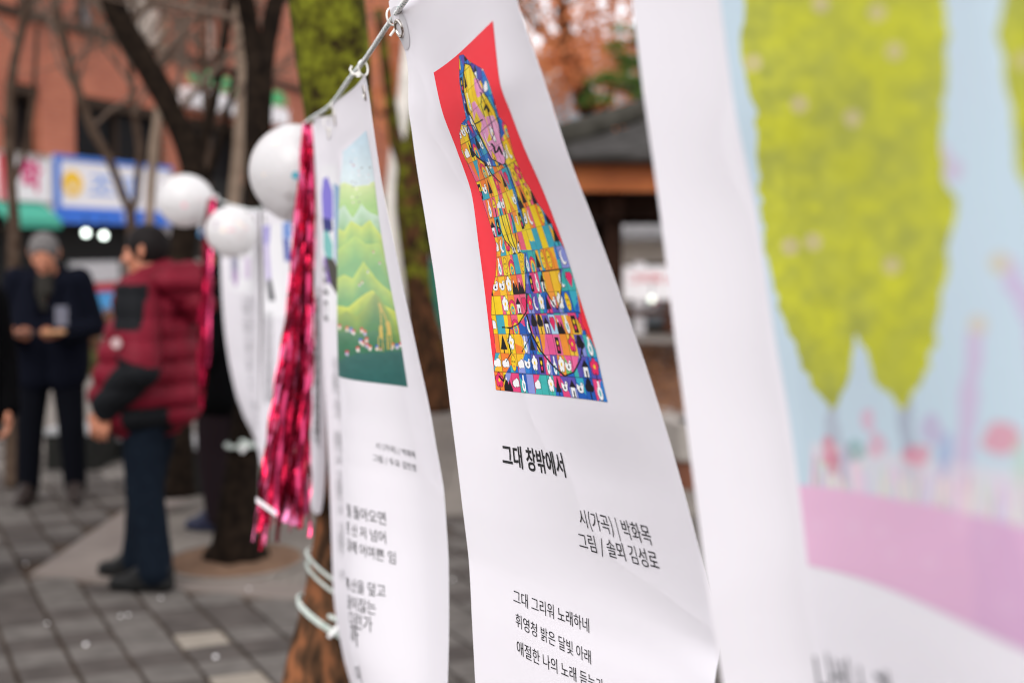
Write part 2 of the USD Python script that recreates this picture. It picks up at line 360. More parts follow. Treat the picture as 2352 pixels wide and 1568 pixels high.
# ---- outlines of the letters used on banners and signs
GLYPHS = {
"(": "43;0q130q1T0u1o122A162G192G1D2E1D2B141v0-1V0-11100r170U1E0J180F160F130K0x0b",
")": "43;0k0I0u0f0-180-1O0x1i0q220k2B0k2E0r2H0-20151h171V1711130j0y0R0r0F",
"/": "50;0g0L1F2D1O2E0p0J0o0H0g0H",
"|": "35;0r2J0z2J0z040r04",
"가": "118;1z2J272J271Z2Q1Z2Q1Q271P270U1z0U|0m0w0n0-0t10151A1I1O1R1f1V1x1U1z0q1z0q261g261c1g1X1T1O1F19100w0s0r0q",
"고": "118;0k0k0k0t1N0t1N1X1Y1X1Y0t2N0t2N0k|0w272B272A1T27161y16201d201-0w1-",
"곡": "118;0l1I0l1R1P1R1P1p1a1p1a1R2N1R2N1I|0w152A152A0U1+0U1+0y0w0y|0x240x2D292D2A1w271Z1y1a1+1q1+24",
"그": "118;0k0u2N0u2N0l0k0l|0w1z0w262926291Z25121w131-1T1+1z",
"길": "118;1219121H2D1H2D0r1E0r1D0f1F0d2H0d2H0V130V130z220z2318|232J2D2J2D1N231N|0p1M0n1U0y1W1G1g1P1p1V211U240s240s2D1h2D1g211d1t1X1j1O1a191R0t1L",
"김": "118;121B2D1B2D0V130V_22121D131D0e230e|232I2D2I2D1H231H|0p1G0m1O101T1E1b1P1m1V1-1U230s230s2B1h2B1g1-1d1r1W1f1N1W1D1P0u1G",
"까": "118;1+2J292J291Z2R1Y2R1Q291P290U1+0U|1F0s1P141V1I1a1Z1d1x1c1z1L1z1L261n261l1d1i1O1c171O0n|0k0-0-1L131Z171t161z0o1z0o261H261F1f171G0-110t0v",
"끝": "118;0k1T0l1c1E1c1G1h1J1y1J250u250u2E1U2E1T1t1Q1h1R1c1x1c1z1f20251c251b2E2A2E2A1u271d2N1c2N1T|0x1H2A1H2A191619170y270y270q170q160f2B0e2B0W0x0W",
"나": "118;1z2J272J271a2Q1a2Q1R271Q270U1z0U|0p0y0p270z270z151Q161o1A1p111R0z",
"넘": "118;13192D1A2E0W130V_1E111D0e230e2311|1Y1q1Y1z231z232J2D2J2E1G231F231q|0r2C102B101W1S1X1n1b1o1R1I1N0r1N",
"네": "118;272J2H2I2H0U270U|1K1Z1K1i1k1i1k2G1u2G1u0a1k0a1k1Z|0q260+260+151B151a191b0+1G0y0q0y",
"노": "118;0k0j0l0s1T0t1T1L0x1L0x291629161U2B1U2B1L1e1L1e0s2N0s2N0j",
"는": "118;0k1F0k1N2N1N2N1E|0y131613160g2C0g2C0X0y0X|0y2E172E171m2B1m2B1d0y1d",
"달": "118;1-2J282J281w2P1w2P1n281n281O1-1O|0+0V0+0z1-0-1z190+190+1I281I280r1A0r190f2C0e2C0V|0q2C1d2C1c230-230-1c1K1b1n1f1o1W1U1T0q1S",
"대": "118;1i0a1i2G1s2G1s1a251a262I2G2J2H0U260U251R1s1R1s0a|0o0x0o241T251T1y0z1y0z151E141a171b0-1F0x",
"덮": "118;100V100e1H0f1H121112111B2F1B2E121-121-0f2G0e2G0V_1q111S121S0e1q0e|1Z1t231t232J2D2J2E1I231I231k1Z1k|0r1L0r2C1g2C1g231023101V1K1U1m1Y1n1P1V1M",
"돌": "118;0k1O0k1W1T1X1S1h0y1h0y2E292E29251725171r2A1q2B1h1e1h1e1W2N1W2N1N|0x0x1+0y1-150x150x1D2A1D290p170p160f2D0e2D0W0x0W",
"두": "118;0k160k1F2N1F2N161e161e0U1T0U1T16|0z2C282C29231723171e2A1d2A1U0z1U",
"듣": "118;0k1S2N1S2N1J0k1J|0y172A172A0-160-160f2B0e2B0V0y0V|0y2F2A2F2A261626161o2B1n2B1e0y1e",
"디": "118;232J2D2J2D0U230U|0s0x0s281i281i1+101+10151O141s181t0+1Q0x",
"래": "118;1i2G1s2G1s1b251b262I2H2I2H0U260U251S1s1S1s0a1i0a|0o1c1J1d1J1z0o1z0o261T261T1T0y1T0y141E131a161b0z1D0w0o0w",
"런": "118;13131D131D0f2H0f2H0W130W|1j1h1j1q231q232J2D2J2E0z230z231h|0p1m1Q1m1S1o1S220p220p2B1c2B1c1e0-1e0-1N1Q1M1m1P1m1G1N1D0p1D",
"로": "118;0k0i0k0r1T0s1T1B0x1B0x1l201m20210x210x2A2A2A2A1d171d161L2D1K2D1B1e1B1e0s2N0r2N0i",
"른": "118;0k1I2N1I2N190k19|0y101710170f2C0f2C0W0y0W|0y1w1+1x1-270y270y2F2A2F2A1o171o161c2C1b2C1T0y1T",
"리": "118;232J2D2J2D0U230U|0r0w0r1d1W1e1W1+0r1+0r281g281g1U101U10141N131u171v0-1L0w",
"림": "118;12172D172D0V130V_1D0f230e230-1D0-|231D232J2D2J2D1D|0q1q1U1r1U230q230r2C1e2C1f1i0+1i0+1T1Q1S1r1V1s1N1M1J0q1J",
"면": "118;13151E151E0f2G0f2G0W130W|0q291e291e1-221-232J2D2J2E0-230z221S1e1S1e1I0q1I_1e1c231b231r1e1r_0-1S101Q1U1Q1U200-20",
"목": "118;0k1F0l1O1T1P1T1c0y1c0y2E2A2E2A1c1e1c1e1P2N1O2N1F_1725161l1+1l1+26|0w132A132A0U1+0U1+0w0w0w",
"뫼": "118;222I2D2I2D0U220U|0m0t0l101F111F1N0t1O0t271o271o1O1Q1N1Q121b111w141x0y1W0u_131-121W1d1W1d1-",
"민": "118;130Y13171D171D0h2H0h2H0Y|230+232J2D2J2D0+|0q281g291g1I0q1I_10200+1R1W1R1W20",
"박": "118;1-2J282J281q2P1q2P1h281h281C1-1C|0z162816280U1-0U1-0z0z0z|0p2B0-2B0-1v1T1v1U2B1f2B1f1K0p1K_0+1n0-1T1U1T1U1n",
"밖": "118;1-1E1-2J282J281r2P1r2P1i281i281E|1b0+1b182818280U1-0U1-0+|0p1L0p2C0-2B0+1w1U1w1U2B1f2C1f1M_0+1o0-1U1U1U1U1o|0w181V181V0U1L0U1L0+0w0+",
"밝": "118;1-1K1-2J282J281v2P1v2P1m281m281K|1b151b1E281E280U1-0U1-15|0p2D0-2D0-1y1T1y1U2D1f2D1f1Q0p1P_0+1q0-1Y1U1Y1U1q|0w0x1L0y1L160w160w1E1W1E1W0q150p150e1K0d1d0g1e0Y1O0V0w0V",
"봄": "118;0k1G0k1O1T1P1T1b0y1b0y2G172G18231-231+2G292G291b1e1b1e1P2N1O2N1F_171l1-1k1+1w181x|0x152A152A0V0x0V_170z160e200e200x1+0z",
"비": "118;232J2D2J2D0U230U|0r291028101g1W1g1X291h291h0w0r0w_1X1X101Y10131X13",
"빛": "118;100U0z0c180e1N0k1X0t1Z0y1Y0-110-11161Y161Z1I1k1I1l162G162G0-1k0z1m0t1t0m260f2K0c2G0U250W1u0b1l0h1f0o1R0c1C0W|232J2D2J2D1F231F|0q1Q0r2E0+2E101y1W1y1W2E1h2D1g1P_101q0+1Y1W1Y1W1q",
"쁜": "118;0k1L2N1L2N1C0k1C|1d1V1d2E1n2E1o202320232E2D2E2D1V_1o1t1n1e231e231u|0y121612160f2C0f2C0W0y0W|0u2E122E12201J201K2E1U2E1U1V0u1V_131t121e1K1e1K1u",
"산": "118;1-0y1-2J282J281l2P1l2P1c281c280y|100X11151B151B0f2D0f2D0W|0k1K0l1M0w1R151d1B1v1B2C1L2C1L1w1N1n1T1c1a1V1o1O1k1H1g1G1U1N1N1U1H1e161O0y1G0p1D",
"서": "118;1e1Y1e1h231h232J2D2J2E0U230U231Y|0q0t0l100v16101E191V1C1i1C281N291N1j1P1Z1b1D1h171q121p0-1l0v1j0v1X121O1E1I1R1A1B0+0z0w0v",
"성": "118;110m120x17121G171U1A1n1A1+1728122E0u2D0j280c1+0X1n0U1U0U1G0X150e_1D0m1G0h1S0d1p0d1x0f220k230t1z0-1p111S111I0-1D0w1C0t|1g1w231w232J2E2I2E1E231E231n1g1n|0l1M0l1P0s1R0z1W171i1B1u1C2C1M2C1M1y1Q1l1b1Y1o1S1k1K1h1J1V1Q1N1Y1H1i1A1V0-1K0v1H0p1G",
"솔": "118;0k1W1S1W1T1l1e1l1e1W2N1W2N1N0l1N|0q1m0s1o0x1o191s1L1z1S261T2I1e2I1f271k1+1p1x201r2H1n2D1f211h1o1n1i1r1Z1+1O1q141h0u1f|0x0x1+0y1-160x160x1E2A1E2A0p170p160e2D0d2D0V0x0V",
"시": "118;232I2D2I2D0U230U|0k0-0-1B181R1D1k1D281N281O1g1R1V1b1E1s101n0v1f0y1S191I1R1C1D0-0y0q0s",
"아": "118;1z2J272J271a2Q1a2Q1R271Q270U1z0U|0m1P0m1f0o1p0s1y0-2516291K291R261Z1-1f1m1g1N1b171R0y1K0v160v0-0z0r18_0w1c0z1E15141A121G121P171V1L1W1e1U1o1O1y1G201A200+1u",
"애": "118;1j2G1t2G1t1b261b272J2H2J2H0U270U261S1t1S1t0a1j0a|0m1M0n1n0u210+2715291G281L251U1u1X1h1W1G1P101K0x1D0u140u0z0x0u100p19_0w1h0y1E0+1716121E131L1D1N1M1N1h1I1w1E1-131-0y1q",
"어": "118;0m1V0n1j0t1z0-2516291K291R261Z1-1d1s1g1c231c232J2D2J2E0U230U231T1g1T1d1C1Z141R0y1K0v160v0-0z0r180o1G_0x1g0y1J101917131K131R1A1W1Q1W1e1R1u1K1+171+0+1t",
"에": "118;272J2H2J2H0U270U|0m1M0m1h0o1r0s1-0y2515291I271P211T1w1X1b1l1b1m2G1w2G1w0a1m0a1m1S1X1S1V1C1Q111K0x1D0u110v0t110o1C_0w1g0z1A16121E131L1D1N1M1N1g1L1q1E1-131-0y1q",
"여": "118;0m1V0n1j0r1w0u1+112716291N281V231c1v221v232J2D2J2E0U230U231B1d1B1W101R0y1K0v160v0-0z0u130o1G_1f1l1f1K231K231m_0x1g0y1J101917131K131R1A1W1Q1W1e1R1u1K1+1B20151-101v",
"영": "118;0m1i0n1v0r21112A182C1K2C1V281b222222232J2E2I2E1E231E221U1c1U1W1P1N1L141L0z1O0r1V_1h1e231d231v1h1v_0w1n0z1b121W1B1T1H1T1Q1W1V1b1Y1m1V1x1Q201H231B2312200z1x|110v16121G181U1B1n1B25152D0y2E0m2C0h250a1+0X1n0U1U0U1G0X160d110m_1C0p1F0i1O0e1d0c1p0d1z0g220k230u200z1w101a131O111F0z1C0u",
"오": "118;0k0j0k0s1T0t1T1E1D1H141M0z1T0v1c0w1s0z1y14231L2A1h2B1w27261+2B1t2D1m2C1a271R201L1r1G1e1E1e0t2N0s2N0j_131m161X1H1P1W1M1i1N1w1S201Y221d221n1+1u1s1+1h221Q221I20181w",
"요": "118;0k0j0k0s180t181L0-1T0v1d0w1t0z1z13231F291N2B1k2B2124291y2D1n2D1g291V1z1K1z0t2N0s2N0j_131n151a1G1R1S1O1f1O1r1R1+1Y221f221o1+1v1r201f231S231C1-151t_1p1H1J1G1J0s1p0s",
"워": "118;1f0x1f132313232J2D2J2D0U230U230x|0l1C0k1L1H1L1t1P1w1P1x1J1x1H1v1G1O1D1O0Y1E0Y1E1C|0t1m0t1y0x24132A1D2D1Q2D1c291j231n1v1m1l1j1f1c1Z1Q1V1D1V131Y0x1e_121n171g1B1e1N1d1Y1h1d1s1b1z1W221N251H251722121z111w",
"월": "118;100v230w22121012101A2D1A2D0o1B0o1A0e2H0d2H0V100V|1h1R231R232I2D2I2D1E231E221K1h1K|0l1V0k1d1J1d1r1g1w1f1w1Z1O1W1O1E1E1E1E1V|0t1x0t230v27102D1A2G1S2G1a2E1j281m221k1t1g1p1T1k1A1k121m0-1o_1121131v1A1s1P1r1Y1u1b1x1c201Y261U281E291325",
"은": "118;0k1L2N1L2N1C0l1C|0w1y0y211328192B1X2F1m2E1y2B27242B1z2B1o281i1z1a1i1W1P1W181a101f0w1p_161q1B1j1K1g1i1f1y1k201q201w1x211q241g261R261A21151w|0y121612160f2B0f2B0W0y0W",
"을": "118;0k1W2N1X2N1O0k1O|0x0x1+0y1-160x160x1E2A1E290p170p160e2D0d2D0V0x0V|0w1u0w21122B1C2F1P2H1j2H1v2F26292B222B1u261m1v1g1j1e1O1e1C1g121k_161w1A1q1G1o1R1m1h1m1z1r201w201+1-231r271h291Q291A25151+",
"의": "118;220U222J2D2J2D0U|0m0t0l101H101x141x0y1W0u|0r1e0r1r0v1-10251D2A1R2A1c261k1+1p1p1p1g1k1U1c1N1Q1J1D1J121N0v1V_0+1m101e161W1H1S1N1S1Y1W1b1Z1e1g1e1p1c1v1V1+1O211G21171-121v",
"이": "118;232J2D2J2D0U230U|0p1M0q1n0u1x0z2219291N291Z221g1t1j1i1j1M1g1B1Y0+1N0v160w0-0+0w140s1B_0-1k0+1G141718141D121J121S171Y1L1Z1e1X1o1R1y1J201D20141x",
"임": "118;12192D1A2D0V130V_1E111D0e230e2311|232I2D2I2D1G231G|0n1h0n1s0r200y27192C1L2C1X281e221j1u1j1g1e1W1X1Q1L1M191M0y1R0r1Y_0x1o0z1e101a1B1V1J1V1Q1X1W1c1Z1k1Z1q1W1y1Q211J231B23101-0z1w",
"잖": "118;1-2J282J281u2P1u2P1l281l281O1-1O|1Q1A1m1A1n1K1y1K1y1A2K1A2K121Q12|1X0h1X0o1a0u1k0-1t0+220z290u2C0o2C0h2A0c250X1y0U1n0U1g0W1Z0c_1h0o1j0e1o0c1x0c210f220n1-0s1p0t|0k1R0l1T0y1Z131g181o1B201A220n220n2B1k2B1k221L211M1v1Q1l1Z1c1m1W1i1O1c1P1S1V1K1d1G1k191Y0w1M0o1K|0w1C151C150g1I0h1S0k1T0b1B0X0w0X",
"재": "118;1k0a1k2G1u2G1u1a261a272J2H2J2H0U270U261R1u1R1u0a|0j0-0z1D131R161f161y0m1y0m251b251c1y1H1y1H1f1O1J1Z161f131c0z1a0x1X0x1K171C1O13140v0v0p0s",
"저": "118;1g1V1g1e231e232J2D2J2E0U230U231V|0p0r0k0-0y18141J1A1Y1C1j1C1-0o1-0o271m271n1-1M1-1M1m1O1a1V1J1g161q101o0x1l0u1i0u1c0y1S161H1Q15130w0u",
"절": "118;130z230-22181318131H2D1H2D0r1F0r1E0e2I0d2I0V130V|1i1u231v232J2D2J2D1M231M231m1i1m|0q1L0l1U0s1W111e1A1s1C1+1B240o240o2D1m2D1m241M231N1w1S1l1d1b1o1X1k1O1h1O1T1W1M1d1H1l1C1c0-1P",
"정": "118;110l120x19131I171S191p19201626132C0z2E0u2E0l270b1y0W1n0U1U0U1G0X180b_1C0u1D0k1M0e1i0c1u0e1+0h230n230t1-0z1r101W111H0z|1i1q231q232J2E2I2E1D231D231h1i1h|0q1E0l1N0v1R131a1A1m1C1w1B210o210o2A1m2A1m211N201N1t1T1f1d1V1o1Q1j1H1X1N1M1Y1I1f1A1T0y1H",
"조": "118;0k0j0k0s1U0s1U1I1e1I1e0s2N0s2N0j|0u1E0q1N111Q1I1b1Q1l1T1u1S1+0t1+0t282E282E1+1f1+1e1w1h1m1r1a261Q2I1N2F1F211I1t1N1e1a1Z1i1M1S161I",
"창": "118;1-2J282J281r2P1r2P1i281i281B1-1B|0z0m0-0w15121E161O181l181v162311290u290k240c1x0X1j0U1Q0U190Y100f_190m1D0g1J0e1T0c1f0c1q0e1x0h1+0n1+0r1w0y1n0+1S101D0y180t|0q1E0l1N0x1S121Y161d1B1q1A1y0o1y0o251B251B2J1M2J1M251l251l1y1M1x1O1k1U1b1d1U1o1Q1j1H1T1P1L1X1H1e1B1U0+1J",
"청": "118;110l120x18121J171U191n1922152B0-2E0u2D0i270b1y0W1n0U1U0U1G0X180b_1C0u1C0m1G0h1N0e1Z0c1u0e1+0h230n230t1+0y1u0+1h111M0+|1i1e1i1n231n232J2D2J2E1C231C231e|0l1L0m1N0z1T141a181g1B1q1A1y0o1y0o251B251B2J1M2J1M251l251l1y1M1x1N1n1T1c1b1V1o1Q1o1N1k1H1U1O1H1d1A1S0-1I0p1E",
"하": "118;1z2J272I271Z2Q1Z2Q1Q271P270U1z0U|0k201B201B2H1M2H1M201o201o1t0k1t|0q1F0r1R0x1c141i1C1k1L1k1Y1f1g1W1j1L1h181c101X0y1M0u1B0u0z0-0u14_0-1L111815141C111K111S141X1A1Y1O1V1V1Q1Z1K1b1D1b151Y111U",
"학": "118;1-2J282J281o2P1o2P1f281f281A1-1A|0z132813280U1-0U1-0w0z0w|0l1z0l261C261C2J1M2J1N261p261p1z|0r1U0r1d0t1i0-1p191t1O1t1Y1q1f1k1i1e1i1T1g1O1Y1H1P1E191E121G0v1M_0+1Z101T141P1D1M1L1M1U1P1X1S1Y1c1U1i1Q1k1D1l141i111f",
"한": "118;1-0x1-2J282J281j2P1i2P1Z281Z280x|10121B121B0f2D0f2D0W100W|0l251C251C2J1M2J1M251p251p1y0l1y|0r1R0r1a0u1h101o191r1T1q1b1m1i1c1i1Q1e1I1V1C1N1A1A1A0z1F0u1K_0+1W101Q161K1J1I1T1L1X1P1Y1Z1S1h1L1j1D1j141g111d",
"해": "118;1j2G1t2G1t1Y251Y262I2G2J2G0U260U251P1t1P1t0a1j0a|0k1+161+162F1G2F1G1+1d1+1e1s0k1s|0o1F0p1T0t1b0y1g121j1G1k1O1h1U1c1Z1S1a1H1Y181U111K0w150v0y0z0s14_0z1D101614131E121J141O191Q1F1Q1O1N1W1E1b181b111Y0y1P",
"화": "118;1z2J282I281X2Q1X2Q1O281N280U1z0U|0l0q0j0z1C0-1C1A0-1F0t1P0t1c0z1l1B1r1O1r1Y1o1g1h1j1a1i1O1a1E1N1A1N0+1X0-1s111t0v1T0r_121c111R131N171K1F1I1L1I1U1L1Z1T1X1d1S1h1J1j161g|0l251B251C2I1N2I1N251q251q1y0l1y",
"휘": "118;230U232J2D2J2D0U|0k191x1D1x151Q121Q0X1F0X1F110m11|0p1-0p261F261F2K1Q2K1R261t261t1-|0v1Z0w1h0+1o161s1E1u1S1u1Z1s1j1l1m1e1m1Y1j1R1f1N1S1I1E1I161K0z1Q_141e171T1C1R1P1Q1Y1T1c1b1a1h1U1l1G1m151h"
}
# ================================================================== ground
gx, gy = np.meshgrid(np.linspace(-60, 60, 61), np.linspace(-20, 110, 66), indexing='ij')
gv = np.stack([gx, gy, np.full_like(gx, -0.014)], -1).reshape(-1, 3)
i, j = np.meshgrid(np.arange(60), np.arange(65), indexing='ij')
a = (i * 66 + j).ravel()
gf = np.vstack([np.stack([a, a + 66, a + 67], 1), np.stack([a, a + 67, a + 1], 1)])
ground = thing('ground', None, None)
tag(stage.GetPrimAtPath(ground), kind='structure')
obj('joint_bed', (gv, gf), 'joint_soil', ground, smooth=False)

def slab(poly, z0, z1):
    m = trimesh.creation.extrude_polygon(poly, z1 - z0, engine='earcut')
    m.apply_translation((0, 0, z0))
    return m

# the pale stone terrace round the tree pit, with its border bands
tree_pit = G(541, 1287)
terrace = Polygon([(-2.36, 6.86), (-0.88, 6.33), (-0.45, 6.2), (-0.45, 13.0), (-2.36, 13.0)])
pit = Polygon([(tree_pit[0] + 0.335 * math.cos(t), tree_pit[1] + 0.42 * math.sin(t)) for t in np.linspace(0, 2 * math.pi, 48, endpoint=False)])
pave = thing('stone_terrace', None, None)
tag(stage.GetPrimAtPath(pave), kind='structure')
inner = Polygon([(-2.06, 7.05), (-0.80, 6.58), (-0.45, 6.47), (-0.45, 13.0), (-2.06, 13.0)])
band = terrace.difference(inner)
ringout = Polygon([(tree_pit[0] + 0.385 * math.cos(t), tree_pit[1] + 0.48 * math.sin(t)) for t in np.linspace(0, 2 * math.pi, 48, endpoint=False)])
for k in range(26):                                   # narrow stone strips laid along the terrace
    x0 = -2.06 + k * 0.062
    strip = shapely.box(x0 + 0.003, 6, x0 + 0.059, 13.0).intersection(inner).difference(ringout)
    for g in getattr(strip, 'geoms', [strip]):
        if g.area > 0.003:
            obj('paving_strip', slab(g, -0.03, 0.0 + 0.0012 * (k % 3)), 'plaza_stone', pave, smooth=False)
for g in getattr(band.difference(ringout), 'geoms', [band.difference(ringout)]):
    for k in range(12):
        piece = g.intersection(shapely.box(-3, 6.15 + k * 0.6, 1, 6.15 + k * 0.6 + 0.592))
        for q in getattr(piece, 'geoms', [piece]):
            if q.area > 0.01:
                obj('border_stone', slab(q, -0.03, 0.002), 'band_stone', pave, smooth=False)
obj('pit_ring', slab(ringout.difference(pit), -0.03, 0.012), 'plaza_stone', pave, smooth=False)
sv = []
for rr in np.linspace(0, 1, 9):
    for t in np.linspace(0, 2 * math.pi, 48, endpoint=False):
        sv.append((tree_pit[0] + 0.345 * rr * math.cos(t), tree_pit[1] + 0.43 * rr * math.sin(t), 0.0))
sv = np.array(sv)
sv[:, 2] = 0.02 * meshkit.fbm(sv * 14, 4) - 0.006 + 0.02 * (1 - np.hypot((sv[:, 0] - tree_pit[0]) / 0.345, (sv[:, 1] - tree_pit[1]) / 0.43))
i, j = np.meshgrid(np.arange(8), np.arange(48), indexing='ij')
a, b = (i * 48 + j).ravel(), (i * 48 + (j + 1) % 48).ravel()
obj('pit_soil', (sv, np.vstack([np.stack([a, a + 48, b + 48], 1), np.stack([a, b + 48, b], 1)])), 'soil', pave, smooth=True)

# pavers, one by one where they show largest
e1 = np.array([math.cos(math.radians(25)), math.sin(math.radians(25))])
e2 = np.array([-e1[1], e1[0]])
PT = 0.212
tiles = []
for p in range(-60, 60):
    for q in range(0, 70):
        c = e1 * p * PT + e2 * q * PT
        if not 4.2 < c[1] < 12.5 or abs(c[0]) > 4.6:
            continue
        X, Y, Z = proj(np.array([c[0], c[1], 0]))
        if -160 < X < 1900 and Y < 1800:
            if c[1] > 8.35 and c[0] > -.45:
                continue
            if not terrace.buffer(0.02).contains(shapely.Point(c)):
                tiles.append((Z, c, X, Y, q))
tiles.sort(key=lambda t: (not (t[2] < 820 or 1000 < t[2] < 1110), t[0]))
pale_spots = [np.array(G(505, 1476)[:2]), np.array(G(520, 1556)[:2])]
pale_ids = {int(np.argmin([np.hypot(*(t[1] - s)) for t in tiles])) for s in pale_spots}
rest = []
R2 = np.array([e1, e2])
for n, (Z, c, X, Y, row) in enumerate(tiles):
    w1, w2 = PT / 2 - 0.0095, PT / 2 - 0.0075
    ch = 0.004
    cs = []
    for (k, z) in ((0, -0.03), (0, -ch), (ch, 0)):
        for sx, sy in ((-1, -1), (1, -1), (1, 1), (-1, 1)):
            o = (sx * (w1 - k)) * e1 + (sy * (w2 - k)) * e2 + c
            cs.append((o[0], o[1], z))
    cs = np.array(cs)
    cs[4:, 2] += rng.normal(0, 0.0022) + (cs[4:, :2] - c) @ rng.normal(0, 0.012, 2)
    poly = terrace.buffer(0.006)
    f = [[8, 9, 10], [8, 10, 11]]
    for lo in (0, 4):
        for k in range(4):
            a, b = lo + k, lo + (k + 1) % 4
            f += [[a, b, b + 4], [a, b + 4, a + 4]]
    footprint = Polygon(cs[:4, :2])
    if footprint.intersects(poly):
        cut = footprint.difference(poly)
        if cut.area < 0.002:
            continue
        cut = max(getattr(cut, 'geoms', [cut]), key=lambda g: g.area)
        me = slab(cut, -0.03, rng.normal(0, 0.0015))
        v, f = np.array(me.vertices), np.array(me.faces)
    else:
        v, f = cs, np.array(f)
    m = 'paver_pale' if n in pale_ids else ('paver' if rng.random() < (0.85 if row % 2 else 0.25) else 'paver_brown')
    if n < 295:
        obj('paver', (v, f), m, ground, smooth=False)
    else:
        rest.append(trimesh.Trimesh(v, f, process=False))
obj('far_pavers', join(rest), 'paver', ground, smooth=False, kind='stuff')
far = shapely.box(-30, 12.4, 30, 60).union(shapely.box(-30, 4, -4.65, 60)).union(shapely.box(4.65, 2, 30, 60))
far = far.union(shapely.box(-4.66, 9.6, -2.4, 13))
obj('pale_walk', slab(shapely.box(-.445, 8.42, 4.6, 15.5), -.03, -.001), 'plaza_stone', ground, smooth=False)
obj('far_paving', slab(far.difference(shapely.box(-.446, 8.42, 4.601, 15.5)), -0.03, -0.002), 'far_paving', ground, smooth=False)

# ================================================================== brick building on the left
WD = np.array([0.252, 1.0, 0]) / math.hypot(0.252, 1.0)
WN = np.array([WD[1], -WD[0], 0])                     # towards the square
W0 = np.array([-7.2, 20.0, 0])
def wall_at(X, off=0.0):
    """Distance along the facade of the picture column X, and the depth there."""
    o = W0 + WN * off
    r = (X - CX) / FPX
    # y*r = o.x + WD.x*s ; y = o.y + WD.y*s  (depth ~ y)
    s = (o[0] - o[1] * r) / (WD[1] * r - WD[0])
    return s
def wall_z(X, Y, off=0.0):
    s = wall_at(X, off)
    p = W0 + WN * off + WD * s
    d = FWD + (X - CX) / FPX * np.array([1, 0, 0]) + (CY - Y) / FPX * UPV
    return EYE[2] + d[2] * p[1] / d[1]
def on_wall(s0, s1, z0, z1, d0, d1):
    """A block on the facade: s along it, z up, d out from it."""
    b = trimesh.creation.box(bounds=[[s0, d0, z0], [s1, d1, z1]])
    v = b.vertices
    b.vertices = W0 + v[:, :1] * WD + v[:, 1:2] * WN + v[:, 2:] * np.array([0, 0, 1.0])
    b.faces = b.faces[:, ::-1] if False else b.faces
    b.fix_normals()
    return b
S = lambda X, off=0.0: wall_at(X, off)
bld = thing('brick_building', 'red brick building with dark upper windows above the shop signs', 'building', W0 + WD * 5)
sA, sB = S(-420), 24.0
zw0, zw1, zs, ztop = 2.85, 3.93, 4.86, 11.5
cols = [(S(22), S(101)), (S(180), S(392)), (S(440), S(560)), (S(600), S(700))]
obj('upper_wall', on_wall(sA, sB, zw1, zs, -0.3, 0.0), 'red_brick', bld, smooth=False)
edges = [sA] + [x for c in cols for x in c] + [sB]
for k in range(0, len(edges), 2):
    obj('pier', on_wall(edges[k], edges[k + 1], zw0, zw1, -0.3, 0.0), 'red_brick', bld, smooth=False)
for (a, b) in cols:
    w = obj('window', on_wall(a, b, zw0, zw1, -0.34, -0.22), 'dark_glass', bld, smooth=False)
    obj('lintel', on_wall(a + .01, b - .01, zw1 - 0.15, zw1 - 0.003, -0.215, -0.02), 'brown_frame', w, smooth=False)
    k = max(2, int((b - a) / 1.3))
    for t in np.linspace(a + .03, b - .03, k + 1):
        obj('mullion', on_wall(t - 0.03, t + 0.03, zw0, zw1 - 0.155, -0.215, -0.13), 'brown_frame', w, smooth=False)
obj('sill_band', on_wall(sA, sB, zs, zs + 0.13, -0.3, 0.06), 'brown_frame', bld, smooth=False)
ups = [(S(55), S(112), 'beige_render'), (S(187), S(245), 'grey_glass'), (S(275), S(400), 'beige_render'), (S(415), S(445), 'grey_glass'), (S(480), S(520), 'beige_render'), (S(560), S(600), 'grey_glass')]
e2s = [sA] + [x for c in ups for x in c[:2]] + [sB]
for k in range(0, len(e2s), 2):
    obj('pier', on_wall(e2s[k], e2s[k + 1], zs + 0.13, 6.4, -0.3, 0.0), 'red_brick', bld, smooth=False)
for a, b, m in ups:
    w = obj('window', on_wall(a, b, zs + 0.13, 6.4, -0.34, -0.2), m, bld, smooth=False)
    obj('mullion', on_wall((a + b) / 2 - .03, (a + b) / 2 + .03, zs + .133, 6.4, -0.197, -0.12), 'brown_frame', w, smooth=False)
obj('top_wall', on_wall(sA, sB, 6.4, ztop, -0.3, 0.0), 'red_brick', bld, smooth=False)
obj('parapet', on_wall(sA, sB, ztop, ztop + 0.25, -0.4, 0.08), 'grey_render', bld, smooth=False)
obj('back_block', on_wall(sA, sB, 0, ztop, -9, -0.35), 'grey_render', bld, smooth=False)
# ground floor: dark shop fronts between piers, glazing bars, doors
obj('shop_front', on_wall(sA, sB, 0, zw0, -0.34, -0.15), 'shop_dark', bld, smooth=False)
for t in np.arange(sA, sB, 2.4):
    obj('pier', on_wall(t, t + 0.3, 0, 1.35, -0.149, 0.0), 'grey_render', bld, smooth=False)
for a, b, z0, z1, m in ((S(176, .0), S(284, .0), 1.02, 1.36, 'stripe_grey'), (S(176), S(284), 0.88, 1.0, 'sign_red'), (S(222), S(292), 0.45, 0.86, 'poster_blue'), (S(176), S(222), 0.3, 0.86, 'stripe_grey'), (S(240), S(285), 0.05, 0.43, 'sign_white'), (S(420), S(450), 0.4, 1.5, 'red_brick')):
    w = obj('shop_panel', on_wall(a, b, z0, z1, -0.148, -0.09), m, bld, smooth=False)
    if m == 'stripe_grey':
        for t in np.linspace(a + .04, b - .04, 14):
            obj('slat', on_wall(t - .02, t + .02, z0 + .02, z1 - .02, -0.089, -0.06), 'sign_white', w, smooth=False)
